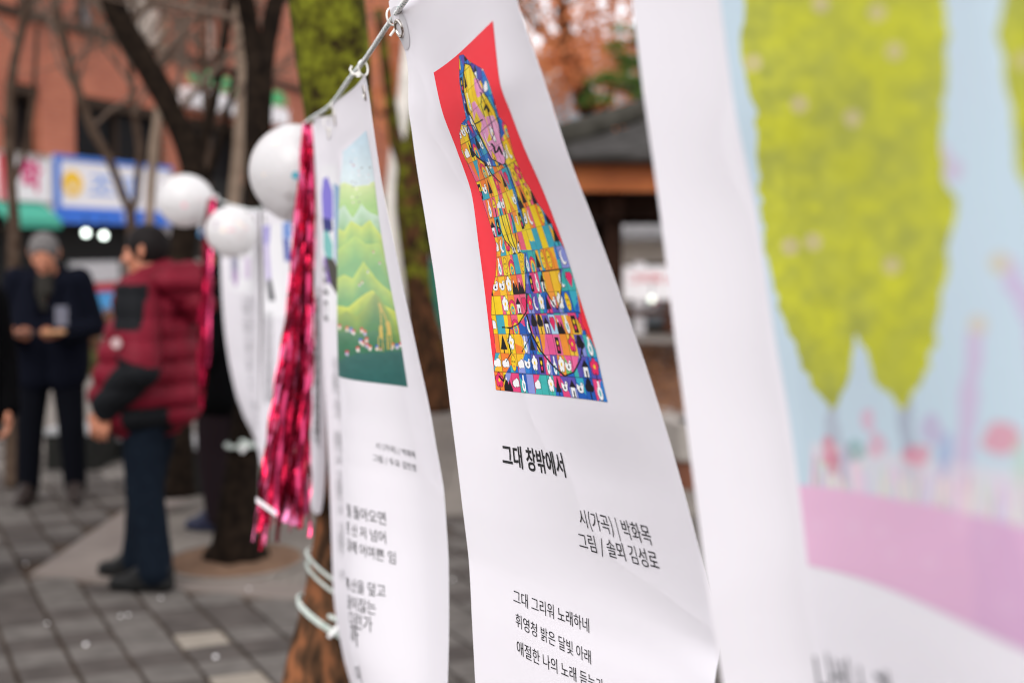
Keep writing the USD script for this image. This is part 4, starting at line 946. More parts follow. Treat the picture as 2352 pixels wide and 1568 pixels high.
for c, d in nv:
    sd = np.cross(d, r.normal(size=d.shape)); sd /= np.linalg.norm(sd, axis=1, keepdims=True)
    Ln = r.uniform(.08, .17, (len(d), 1))
    v = np.stack([c + sd * .007, c + d * Ln, c - sd * .007], 1).reshape(-1, 3)
    vs.append(v); fs.append(np.arange(len(v)).reshape(-1, 3) + n); n += len(v)
obj('needles', (np.vstack(vs), np.vstack(fs)), 'pine_needle', pt, smooth=False, kind='stuff')

def shrub(label, c, w, h, m, seed, cnt=900):
    r = np.random.default_rng(seed)
    t = thing('low_shrub', label, 'shrub', c)
    out = []
    for k in range(9):
        grow(np.array(c) + r.normal(0, w * .2, 3) * [1, 1, 0], (r.normal(0, .5), r.normal(0, .5), 1), h * .8, .012, 1, r, out)
    obj('stems', join(out), 'twig', t)
    q = r.normal(0, 1, (cnt, 3)); q /= np.linalg.norm(q, axis=1, keepdims=True); q *= r.uniform(.3, 1, (cnt, 1)) ** .5
    q = np.array(c) + q * [w, w * .6, h * .5] + [0, 0, h * .55]
    obj('foliage', leaf_cloud(q, .05, seed), m, t, smooth=False, kind='stuff')
shrub('dry brown shrub between the two men on the left', G(226, 840), .55, .75, 'dry_leaf', 101)
shrub('small green shrub low between the two men on the left', G(208, 862), .22, .3, 'shrub_leaf', 102, 400)
shrub('dry brown shrub behind the far banners', G(640, 830), .6, .8, 'dry_leaf', 103)

# ropes tied round the boles
def wrap(label, tree_pts, Y, Z, r, tilt, turns=2, sep=.034):
    """Cord wound round a bole at the picture height Y."""
    arr = np.array(tree_pts, float)
    o = np.argsort(arr[:, 1])
    X = np.interp(Y, arr[o, 1], arr[o, 0]); rad = np.interp(Y, arr[o, 1], arr[o, 3])
    c = P(X, Y, Z)
    t = np.linspace(0, turns * 2 * np.pi, 40 * turns)
    pts = c + np.c_[(rad * .98 + r) * np.cos(t), (rad * .98 + r) * np.sin(t), tilt * np.cos(t) + np.linspace(0, -sep * turns * .7, len(t))]
    rad = rad * 1.0
    th = thing('tie_cord', label, 'cord', c)
    obj('winding', tube(pts, r, 8), 'rope_mint', th)
    front = c + np.array([rad * .35, -rad * 1.15 - r, -tilt * .2])
    obj('knot', tube([front + [-.03, .01, .012], front + [0, -.008, .004], front + [.02, -.004, -.01]], r * 1.35, 8), 'rope_mint', th)
    obj('loose_end', tube([front, front + [-.012, -.012, -.02], front + [-.028, -.012, -.036]], r * 1.2, 8), 'rope_white', th)
wrap('white green cord wound twice round the near mossy bole, upper one', pa, 1298, ZA, .0043, -.055, 2, sep=.045)
wrap('white green cord knotted round the near mossy bole, lower one', pa, 1412, ZA, .0043, -.055, 2, sep=.014)
wrap('mint cord tied round the tree in the soil pit', pd, 1012, 7.22, .011, 0.01, 1)

# ================================================================== the line
KN = [(1420, -1150, .74), (1270, -470, 1.08), (1090, -225, 1.30), (905, 38, 1.87), (824, 155, 2.2), (764, 236, 2.76), (700, 284, 3.45), (672, 318, 3.75), (598, 480, 5.1), (527, 470, 6.15), (488, 452, 6.7), (452, 440, 8.5)]
kp = np.array([P(*k) for k in KN])
L = np.r_[0, np.cumsum(np.linalg.norm(np.diff(kp, axis=0), axis=1))]
line = PchipInterpolator(L, kp, axis=0)
ss = np.arange(0, L[-1], .0022)
cpts = line(ss)
T = np.gradient(cpts, axis=0); T /= np.linalg.norm(T, axis=1, keepdims=True)
N1 = np.cross(T, [0, 0, 1.0]); N1 /= np.linalg.norm(N1, axis=1, keepdims=True)
N2 = np.cross(N1, T)
rp = thing('banner_rope', 'twisted white rope flecked green strung between the trees', 'rope', kp[0])
obj('core', tube(cpts, .0034 * (1 + .09 * np.sin(ss / .0068 * 2 * np.pi)), 10), 'rope_white', rp, smooth=True)
for k in range(1):
    ph = ss / .015 * 2 * np.pi + .5 + k * np.pi
    on = np.sin(ss / .015 * 2 * np.pi + k) > -2
    obj('green_strand', tube(cpts + (.0030 * np.where(on, 1, .35))[:, None] * (np.cos(ph)[:, None] * N1 + np.sin(ph)[:, None] * N2), .0008, 5), 'rope_green', rp, smooth=True)

# ================================================================== banners
class Sheet:
    """A hanging sheet: stations across it, each a run of (X, Y, v, Z): picture direction, metres down the sheet, depth."""
    def __init__(self, stations, vmax, nu=97, nv=241, creases=()):
        self.vmax, self.nu, self.nv = vmax, nu, nv
        us = np.array([s[0] for s in stations])
        vg = np.linspace(0, vmax, nv)
        cols = []
        for u, pts in stations:
            a = np.array(pts, float)
            w = P(a[:, 0], a[:, 1], a[:, 3])
            cols.append(PchipInterpolator(a[:, 2], w, axis=0, extrapolate=True)(vg))
        cols = np.stack(cols)
        ug = np.linspace(0, 1, nu)
        f = Akima1DInterpolator if len(us) > 4 else PchipInterpolator
        self.g = f(us, cols, axis=0)(ug)                      # nu x nv x 3
        for vf, amp in creases:                               # folds from when the sheet was packed
            n = np.cross(np.gradient(self.g, axis=0), np.gradient(self.g, axis=1)); n /= np.linalg.norm(n, axis=-1, keepdims=True)
            self.g = self.g + n * (amp * np.clip(1 - np.abs(vg - vf) / .07, 0, 1))[None, :, None]
        X, Y, Z = proj(self.g)
        k = 5
        uu, vv = np.linspace(0, 1, nu * k), np.linspace(0, vmax, nv * k)
        U, V = np.meshgrid(uu, vv, indexing='ij')
        p = self.at(U, V)
        X, Y, Z = proj(p)
        self.tree, self.UV = cKDTree(np.c_[X.ravel(), Y.ravel()]), np.c_[U.ravel(), V.ravel()]
        self.Zf = Z.ravel()
    def at(self, u, v):
        c = [np.asarray(u) * (self.nu - 1), np.asarray(v) / self.vmax * (self.nv - 1)]
        return np.stack([map_coordinates(self.g[..., k], c, order=1 if False else 3, mode='nearest') for k in range(3)], -1)
    def normal(self, u, v):
        e = 2e-3
        du = self.at(np.clip(u + e, 0, 1), v) - self.at(np.clip(u - e, 0, 1), v)
        dv = self.at(u, np.clip(v + e, 0, self.vmax)) - self.at(u, np.clip(v - e, 0, self.vmax))
        n = np.cross(dv, du)
        n /= np.linalg.norm(n, axis=-1, keepdims=True) + 1e-12
        return n * self.sign()
    def sign(self):
        if not hasattr(self, '_s'):
            self._s = 1.0
            u, v = np.full(5, .6), np.linspace(.2, .8, 5) * self.vmax
            n, p = self.normal(u, v), self.at(u, v)
            self._s = 1.0 if np.sum(n * (EYE - p)) > 0 else -1.0
        return self._s
    def inv(self, X, Y):
        _, k = self.tree.query([X, Y], k=6)
        return self.UV[k[np.argmin(self.Zf[k])]]
    def grid(self, u0, u1, v0, v1, nu, nv, off=0.0):
        U, V = np.meshgrid(np.linspace(u0, u1, nu), np.linspace(v0, v1, nv), indexing='ij')
        p = self.at(U, V)
        if off:
            p = p + off * self.normal(U, V)
        i, j = np.meshgrid(np.arange(nu - 1), np.arange(nv - 1), indexing='ij')
        a = (i * nv + j).ravel()
        f = np.vstack([np.stack([a, a + nv, a + nv + 1], 1), np.stack([a, a + nv + 1, a + 1], 1)])
        return p.reshape(-1, 3), f, U.ravel(), V.ravel()

def anchored(pts, anchors, zf, u):
    """[(X, Y)] -> [(X, Y, v, Z)] with v from (Y, v) anchors."""
    ay, av_ = zip(*anchors)
    res = []
    for X, Y in pts:
        v = float(np.interp(Y, ay, av_))
        if Y > ay[-1]:
            v = av_[-1] + (Y - ay[-1]) * (av_[-1] - av_[-2]) / (ay[-1] - ay[-2])
        if Y < ay[0]:
            v = av_[0] - (ay[0] - Y) * (av_[1] - av_[0]) / (ay[1] - ay[0])
        res.append((X, Y, v, zf(u, v)))
    return res

def banner(label, sheet, W, thick=0.0):
    p, f, U, V = sheet.grid(0, 1, 0, sheet.vmax, 110, 240)
    n = sheet.normal(U, V) * .0002
    nv = 240; nu = 110
    v = np.vstack([p + n, p - n])
    k = len(p)
    i = np.arange(nu - 1); j = np.arange(nv - 1)
    rim = []
    for e, st in ((i * nv, nv), (i * nv + nv - 1, nv), (j, 1), (j + (nu - 1) * nv, 1)):
        rim += [np.stack([e, e + st, e + st + k], 1), np.stack([e, e + st + k, e + k], 1)]
    f2 = np.vstack([f, f[:, ::-1] + k] + rim)
    t = thing('poem_banner', label, 'banner', sheet.at(np.array([.5]), np.array([0.0]))[0])
    obj('sheet', (v, f2), 'banner_stock', t, smooth=50)
    return t

def lettering(t, sheet, s, W, p0, p1, name='poem_line', bold=0.0, hs=1.0, m='black_ink', shift=0.0):
    """A line of print whose baseline runs between two picture points on the sheet."""
    (u0, v0), (u1, v1) = sheet.inv(*p0), sheet.inv(*p1)
    polys, adv = text_polys(s, bold)
    v, f = tri2d(polys, .22)
    u = u0 + (u1 - u0) * v[:, 0] / adv
    em = abs(u1 - u0) * W / adv * hs
    vv = v0 + (v1 - v0) * v[:, 0] / adv - (v[:, 1] + .09) * em + shift
    ok = (u > 0) & (u < 1) & (vv > 0) & (vv < sheet.vmax)
    p = sheet.at(np.clip(u, 0, 1), np.clip(vv, 0, sheet.vmax)) + .0009 * sheet.normal(np.clip(u, .003, .997), np.clip(vv, .003, sheet.vmax - .003))
    f = f[ok[f].all(1)]
    return obj(name, (p, f), m, t, smooth=False)

def picture(t, sheet, u0, u1, v0, v1, nu, nv, paint, label=None):
    p, f, U, V = sheet.grid(u0, u1, v0, v1, nu, nv, .0006)
    X, Y, _ = proj(p)
    c = paint((U - u0) / (u1 - u0), (V - v0) / (v1 - v0), X, Y)
    return obj('printed_picture', (p, f), 'printed_ink', t, smooth=True, color=c, label=label)

def inside(poly, X, Y):
    q = Polygon(poly) if not hasattr(poly, 'geom_type') else poly
    return shapely.contains_xy(q.buffer(0), X, Y)
def stroke(pts, w):
    return LineString(pts).buffer(w / 2)

def eyelet(t, sheet, u, v, r=.009, tie=True, up=.03, tail=(-.012, 0, -.016)):
    c = sheet.at(np.array([u]), np.array([v]))[0]
    n = sheet.normal(np.array([u]), np.array([v]))[0]
    e = obj('eyelet', torus(c + n * .001, n, r, .0024, 30, 8), 'eyelet_metal', t)
    return c, n
def cable_tie(label, ring, rad, Z, head, tail, facing=(.75, -.6, .1), group=None):
    """A nylon loop round the rope and through the eyelet, its square head and its cut tail; picture points at depth Z."""
    c = P(*ring, Z)
    t = thing('cable_tie', label, 'cable tie', c, group=group)
    obj('loop', torus(c, facing, rad / FPX * Z, .0014, 32, 8, 1.15), 'white_plastic', t)
    hd = P(*head, Z - .006)
    obj('head', rbox(.0065, .005, .0085, .001, hd - [0, 0, .004], 25), 'white_plastic', t)
    tp = [hd] + [P(*q, Z - .006) for q in tail]
    obj('cut_tail', tube(tp, .0019, 6), 'white_plastic', t)
    return t
def nz(X, Y, f, seed=0, oct=3):
    return meshkit.fbm(np.stack([X * f, Y * f, 0 * X], -1) + 11.3, oct, seed)

# ---- second banner, in focus: the mosaic figure
z2 = lambda u, v: 1.86 * (1 - u) + u * np.interp(v, [0, .114, .5, .73, 1.0], [1.27, 1.30, 1.40, 1.42, 1.38]) - .012 * np.interp(v, [.73, 1.0], [0, 1]) + .008 * np.sin(v * 7 + u * 3)
AN2 = {0: [(3, 0), (205, .114), (885, .5), (1285, .73), (1700, .97)], .18: [(-55, 0), (167, .114), (895, .5), (1318, .73), (1760, .97)],
       .82: [(-230, 0), (48, .114), (923, .5), (1445, .73), (1880, .97)], 1: [(-270, 0), (-10, .114), (940, .5), (1490, .73), (1920, .97)]}
ST2 = {0: [(893, 3), (899, 40), (913, 78), (933, 128), (938, 175), (938, 230), (947, 310), (958, 390), (973, 480), (986, 560), (1000, 650), (1022, 830), (1036, 950), (1050, 1060), (1063, 1170), (1075, 1285), (1080, 1350), (1092, 1568), (1100, 1700)],
       .18: [(958, -55), (975, 50), (997, 167), (1015, 250), (1052, 350), (1085, 450), (1100, 560), (1112, 650), (1125, 760), (1140, 895), (1156, 1080), (1176, 1318), (1186, 1500), (1197, 1760)],
       .82: [(1098, -230), (1118, -80), (1133, 48), (1141, 125), (1149, 189), (1175, 262), (1205, 340), (1249, 440), (1294, 560), (1334, 690), (1368, 800), (1397, 923), (1470, 1130), (1538, 1445), (1540, 1640), (1536, 1880)],
       1: [(1128, -270), (1158, -120), (1187, 0), (1248, 180), (1310, 370), (1360, 500), (1430, 690), (1490, 860), (1540, 1020), (1590, 1200), (1622, 1330), (1643, 1440), (1648, 1490), (1640, 1568), (1622, 1920)]}
sh2 = Sheet([(u, anchored(ST2[u], AN2[u], z2, u)) for u in (0, .18, .82, 1)], 1.0, creases=[(.73, .0014)])
b2 = banner('sharp white poem banner with mosaic figure on a red ground', sh2, .6)

FIG = [(1064, 125), (1054, 128), (1055, 189), (1064, 242), (1070, 272), (1059, 285), (1055, 308), (1060, 348), (1080, 390), (1098, 430), (1116, 486), (1130, 529), (1140, 562), (1140, 583), (1138, 633), (1129, 674), (1128, 723), (1134, 770), (1138, 807), (1134, 832), (1137, 900),
       (1420, 940), (1393, 907), (1378, 832), (1368, 804), (1356, 776), (1337, 745), (1334, 717), (1328, 677), (1316, 621), (1303, 583), (1284, 549), (1264, 506), (1236, 468), (1225, 446), (1202, 410), (1182, 361), (1169, 311), (1163, 288), (1146, 268), (1135, 229), (1123, 189), (1110, 160), (1087, 146), (1077, 140)]
c1 = lambda pts: [(918.6 + x * .3297, 57.4 + y * .3297) for x, y in pts]     # picked in the upper close view
c2 = lambda pts: [(1004.5 + x * .3111, 459 + y * .3111) for x, y in pts]     # picked in the lower close view
FACE = c1([(450, 270), (490, 280), (520, 350), (560, 440), (610, 510), (660, 600), (690, 700), (700, 790), (735, 900), (733, 965), (715, 975), (640, 935), (590, 840), (520, 690), (475, 600), (445, 470), (440, 380)])
PINK = [c1([(600, 640), (650, 630), (690, 700), (735, 960), (715, 975), (640, 935), (598, 830), (640, 800), (615, 720)]), c1([(515, 370), (545, 380), (585, 470), (540, 510), (520, 440)]), c1([(500, 545), (520, 530), (550, 580), (600, 660), (620, 760), (600, 830), (560, 760), (570, 690), (530, 600), (515, 680)])]
COLLAR = c1([(465, 700), (510, 700), (590, 840), (640, 935), (700, 965), (690, 985), (620, 985), (540, 925), (505, 880)])
SASH = c1([(735, 965), (760, 1000), (800, 1120), (830, 1240), (870, 1400), (850, 1420), (815, 1260), (770, 1100), (730, 1010)])
PETAL = c2([(770, 530), (905, 515), (918, 640), (905, 760), (888, 810), (840, 740), (790, 650)])
BOWL = c2([(660, 850), (700, 1000), (760, 1110), (850, 1220), (940, 1300), (1010, 1270), (1055, 1180), (1075, 1060), (1065, 900), (960, 850)])
BLUE = c2([(590, 370), (640, 400), (650, 690), (655, 850), (600, 920), (540, 950), (620, 1000), (660, 1100), (610, 1230), (540, 1220), (500, 1290), (505, 1420), (1300, 1520), (1200, 1200), (1100, 1000), (1060, 860), (1000, 520), (935, 340), (870, 230), (860, 360), (900, 520), (760, 520), (720, 370)])
HAND = c2([(400, 60), (560, 60), (600, 200), (590, 370), (500, 300), (430, 200)])
EDGE_R = c2([(740, 20), (770, 20), (1000, 500), (1050, 800), (1000, 800), (940, 520), (870, 250), (790, 140)])
PAL = {'hood': [(38, 116, 196), (27, 96, 178), (86, 78, 168), (64, 170, 196), (45, 132, 206)], 'face': [(250, 214, 44), (247, 204, 32), (252, 222, 70)], 'pink': [(240, 162, 208), (246, 176, 214), (236, 150, 200)],
       'body': [(250, 214, 40), (248, 206, 30), (252, 190, 46), (246, 130, 52), (246, 150, 52), (251, 220, 60), (240, 100, 130), (64, 170, 190)], 'blue': [(36, 104, 196), (46, 128, 206), (60, 174, 196), (96, 84, 176), (34, 92, 180), (64, 180, 176), (140, 150, 216), (232, 72, 128)],
       'bowl': [(250, 196, 60), (236, 90, 150), (150, 200, 110), (246, 150, 56), (180, 220, 244), (100, 88, 178), (240, 110, 160), (110, 190, 110)], 'petal': [(252, 196, 48), (248, 158, 60), (252, 214, 60), (240, 110, 110)]}
PAL = {k: np.array([ink(*c) for c in v]) for k, v in PAL.items()}
WHITE, BLACK, HOT, YEL, TEAL, GRN = ink(252, 250, 252), ink(26, 24, 30), ink(232, 48, 104), ink(250, 206, 40), ink(60, 178, 180), ink(80, 160, 80)
def motif(kind, x, y):
    """Little signs of the mosaic in a cell's own square: list of (mask, colour)."""
    d = lambda cx, cy, rx, ry: ((x - cx) / rx) ** 2 + ((y - cy) / ry) ** 2 < 1
    tri = lambda cx, top, bot, w: (y > top) & (y < bot) & (np.abs(x - cx) < w * (y - top) / (bot - top))
    rect = lambda a, b, c, e: (x > a) & (x < b) & (y > c) & (y < e)
    if kind in (0, 1, 2):
        pet = np.zeros(len(x), bool)
        for k in range(5):
            pet |= d(.5 + .2 * math.sin(k * 1.2566), .45 - .2 * math.cos(k * 1.2566), .15, .15)
        return [(pet, (HOT, WHITE, YEL)[kind]), (d(.5, .45, .09, .09), (YEL, YEL, BLACK)[kind]), (rect(.47, .53, .68, .95), BLACK if kind != 1 else GRN)]
    if kind == 3:
        return [(d(.35, .55, .2, .16) | d(.6, .5, .22, .2) | rect(.2, .82, .55, .68), WHITE)]
    if kind == 4:
        return [(tri(.5, .1, .75, .3), BLACK), (rect(.46, .54, .7, .95), BLACK)]
    if kind == 5:
        return [(d(.38, .38, .17, .17) | d(.62, .38, .17, .17) | ((y > .4) & (y < .82) & (np.abs(x - .5) < .33 * (.82 - y) / .42)), HOT)]
    if kind == 6:
        return [(d(.45, .55, .28, .15) | d(.66, .38, .13, .12) | ((x < .3) & (x > .1) & (np.abs(y - .45) < .12 * (1 - (x - .1) * 2))), WHITE), (d(.69, .36, .04, .04), BLACK), (tri(.45, .42, .6, .12), BLACK)]
    if kind == 7:
        return [(rect(.28, .72, .5, .9), WHITE), (tri(.5, .2, .5, .32), BLACK), (rect(.44, .58, .65, .9), BLACK)]
    if kind == 8:
        return [(d(.5, .5, .28, .3) & ~d(.62, .44, .24, .26), WHITE)]
    if kind == 9:
        return [(d(.5, .62, .2, .28) | rect(.43, .57, .12, .45), WHITE), (d(.5, .62, .08, .14), TEAL)]
    if kind == 10:
        return [(tri(.35, .25, .9, .3), BLACK), (tri(.65, .4, .9, .25), BLACK), (tri(.35, .25, .42, .08), WHITE)]
    if kind == 11:
        return [(d(.5, .3, .22, .2), BLACK), (d(.35, .45, .18, .16), BLACK), (d(.65, .45, .18, .16), BLACK), (rect(.46, .54, .5, .92), BLACK)]
    if kind == 12:
        return [(np.abs(np.hypot(x - .5, y - .75) - .4) < .07, HOT), (np.abs(np.hypot(x - .5, y - .75) - .26) < .06, YEL), (np.abs(np.hypot(x - .5, y - .75) - .14) < .05, TEAL)]
    if kind == 13:
        return [(rect(.3, .7, .2, .85), BLACK), (d(.5, .42, .1, .1), YEL), (d(.5, .66, .1, .1), HOT)]
    if kind == 14:
        return [(d(.5, .5, .24, .36), YEL), (d(.42, .42, .04, .05) | d(.58, .42, .04, .05), BLACK), (rect(.42, .58, .62, .66), HOT)]
    return []
def paint2(A, B, X, Y):
    r = np.random.default_rng(12)
    c = np.tile(ink(255, 58, 70), (len(A), 1))
    c *= (1 + .05 * (nz(X, Y, .02) - .5))[:, None]
    fig = inside(FIG, X, Y)
    NR, NC = 17, 14
    R, C = np.clip((B * NR).astype(int), 0, NR - 1), np.clip((A * NC).astype(int), 0, NC - 1)
    cell = R * NC + C
    wx, wy = A * NC - C + .5 * (nz(X, Y, .06, 21) - .5), B * NR - R + .5 * (nz(X, Y, .06, 22) - .5)
    reg = np.full(len(A), 'body', dtype='<U6')
    hood = fig & (Y < 372) & inside([(1040, 110), (1200, 110), (1200, 268), (1163, 300), (1120, 372), (1075, 290), (1040, 282)], X, Y)
    reg[hood] = 'hood'
    reg[inside(COLLAR, X, Y)] = 'hood'
    reg[inside(FACE, X, Y)] = 'face'
    for p in PINK:
        reg[inside(p, X, Y)] = 'pink'
    reg[inside(BLUE, X, Y)] = 'blue'
    reg[inside(SASH, X, Y)] = 'hood'
    reg[inside(EDGE_R, X, Y)] = 'blue'
    reg[inside(BOWL, X, Y)] = 'bowl'
    reg[inside(PETAL, X, Y)] = 'petal'
    for k, pal in PAL.items():
        m = fig & (reg == k)
        ids = r.integers(0, len(pal), NR * NC)
        ids2 = r.integers(0, len(pal), NR * NC)
        kind2 = r.integers(0, 6, NR * NC)[cell]
        alt = ((kind2 == 0) & (wx + wy > 1)) | ((kind2 == 1) & (wx > wy)) | ((kind2 == 2) & (wy > .55)) | ((kind2 == 3) & (wx > .5))
        c[m] = np.where(alt[:, None], pal[ids2[cell]], pal[ids[cell]])[m]
    c *= (1 + .22 * (nz(X, Y, .11, 3) - .5))[:, None]         # felt-pen strokes
    quiet = inside(FACE, X, Y) | inside(HAND, X, Y)
    for p in PINK:
        quiet |= inside(p, X, Y)
    lx, ly = A * NC - C, B * NR - R
    for k in range(NR * NC):
        sel = np.nonzero((cell == k) & fig)[0]
        kind = int(r.choice([0, 0, 1, 1, 2, 3, 3, 4, 5, 6, 6, 7, 8, 9, 9, 10, 11, 12, 13, 14]))
        skip = r.random() < .2
        if not len(sel) or skip:
            continue
        sel = sel[~quiet[sel]] if r.random() < .8 else sel
        for msk, col in motif(kind, (lx[sel] - .5) / 1.36 + .5, (ly[sel] - .5) / 1.22 + .5):
            c[sel[msk]] = BLACK
        for msk, col in motif(kind, (lx[sel] - .5) / 1.2 + .5, (ly[sel] - .5) / 1.12 + .5):
            c[sel[msk]] = col
    ed = fig & ((np.abs(lx - .5) > .475) | (np.abs(ly - .5) > .482))
    c[ed] *= .42
    lines = [(FACE + FACE[:1], 2.2), (c1([(560, 470), (600, 560), (640, 690), (655, 760), (640, 800)]), 2.0), (c1([(570, 470), (565, 560), (590, 640)]), 1.6), (c1([(640, 830), (655, 850), (665, 890), (680, 880), (690, 850), (712, 900)]), 4.5),
             (c1([(525, 690), (545, 680), (575, 660)]), 3.0), (c1([(590, 590), (600, 560), (620, 600)]), 5.0), (COLLAR + COLLAR[:1], 2.0), (c1([(505, 880), (540, 920), (590, 960), (640, 1040), (700, 1100)]), 2.4), (c1([(735, 965), (770, 1060), (800, 1130), (850, 1300), (870, 1400)]), 2.4)]
    lines += [(c2([(425 + k * 35, 60 + k * 6), (450 + k * 38, 180), (500 + k * 28, 300), (555 + k * 12, 365)]), 1.8) for k in range(4)]
    lines += [(c2([(660, 690), (660, 820), (600, 915), (540, 945), (480, 940)]), 3.0), (c2([(535, 950), (525, 1040), (545, 1130), (510, 1190)]), 2.4), (c2([(625, 1000), (690, 1000), (660, 1060), (625, 1120)]), 2.0), (BOWL[:8], 3.6), (PETAL + PETAL[:1], 2.4), (c2([(650, 400), (655, 520), (650, 690)]), 2.0), (FIG[:21], 1.4), (FIG[21:], 1.4), (c2([(500, 1290), (490, 1340), (455, 1300)]), 3.0)]
    for pts, w in lines:
        c[inside(stroke(pts, w), X, Y) & fig] = BLACK
    return np.clip(c, 0, .88)
picture(b2, sh2, .18, .82, .114, .5, 330, 640, paint2, 'mosaic of a seated figure on a red ground')
lettering(b2, sh2, '그대 창밖에서', .6, (1155, 1068), (1304, 1097), 'title', bold=.02, hs=.92)
lettering(b2, sh2, '시(가곡) | 박화목', .6, (1334, 1209), (1502, 1254), 'credit_line', hs=.8)
lettering(b2, sh2, '그림 / 솔뫼 김성로', .6, (1332, 1260), (1518, 1311), 'credit_line', hs=.8)
lettering(b2, sh2, '그대 그리워 노래하네', .6, (1178, 1383), (1355, 1454), hs=.88)
lettering(b2, sh2, '휘영청 밝은 달빛 아래', .6, (1184, 1436), (1360, 1526), hs=.88)
lettering(b2, sh2, '애절한 나의 노래 듣는가', .6, (1187, 1499), (1388, 1592), hs=.88)
eu, ev = sh2.inv(918, 66)
pc = sh2.at(np.array([eu]), np.array([ev]))[0]; pn = sh2.normal(np.array([eu]), np.array([ev]))[0]
th = np.linspace(0, 2 * np.pi, 41)[:-1]
pu, pvv = np.clip(eu + .027 / .6 * np.cos(th), .004, 1), np.clip(ev + .027 * np.sin(th), .004, 1)
pp = np.vstack([pc + pn * .0008, sh2.at(pu, pvv) + .0008 * sh2.normal(pu, pvv)])
obj('clear_patch', (pp, np.array([[0, 1 + k, 1 + (k + 1) % 40] for k in range(40)])), 'clear_patch', b2, smooth=False)
eyelet(b2, sh2, eu, ev, .0105)
cable_tie('white nylon tie with cut tail at the sharp banner corner', (900, 39), 17, 1.865, (911, 60), [(904, 72), (896, 83)])

# ---- third banner: green hills
z3 = lambda u, v: 2.78 * (1 - u) + 2.18 * u + (.18 * np.clip((.26 - u) / .26, 0, 1) ** 1.5) * np.interp(v, [0, .15, .5], [0, .5, 1]) + .06 * np.interp(v, [.3, 1.1], [0, 1]) * u - .05 * np.interp(v, [.65, 1.1], [0, 1])
AN3 = {0: [(238, 0), (350, .09), (855, .49), (1040, .65), (1640, 1.1)], .25: [(228, 0), (345, .09), (862, .49), (1055, .65), (1650, 1.1)], .82: [(190, 0), (300, .09), (888, .49), (1098, .65), (1735, 1.1)], 1: [(170, 0), (285, .09), (893, .49), (1112, .65), (1750, 1.1)]}
ST3 = {0: [(763, 238), (769, 300), (774, 360), (788, 480), (795, 600), (800, 800), (806, 1000), (812, 1250), (830, 1500), (850, 1640)],
       .25: [(779, 228), (786, 300), (792, 345), (783, 430), (778, 500), (775, 600), (775, 740), (778, 860), (783, 950), (786, 1100), (790, 1200), (794, 1350), (803, 1480), (818, 1568), (832, 1650)],
       .82: [(824, 190), (833, 240), (842, 300), (856, 380), (872, 510), (892, 630), (915, 750), (937, 888), (955, 1000), (972, 1150), (985, 1300), (988, 1450), (984, 1600), (978, 1735)],
       1: [(838, 170), (847, 220), (858, 300), (880, 440), (905, 560), (938, 715), (965, 840), (985, 930), (1005, 1045), (1020, 1150), (1030, 1300), (1031, 1420), (1028, 1568), (1020, 1750)]}
sh3 = Sheet([(u, anchored(ST3[u], AN3[u], z3, u)) for u in (0, .25, .82, 1)], 1.1, creases=[(.65, .0014)])
b3 = banner('white poem banner printed with green hills, behind the sharp one', sh3, .6)
d5 = lambda pts: [(459.2 + x * .366, 516.6 + y * .366) for x, y in pts]
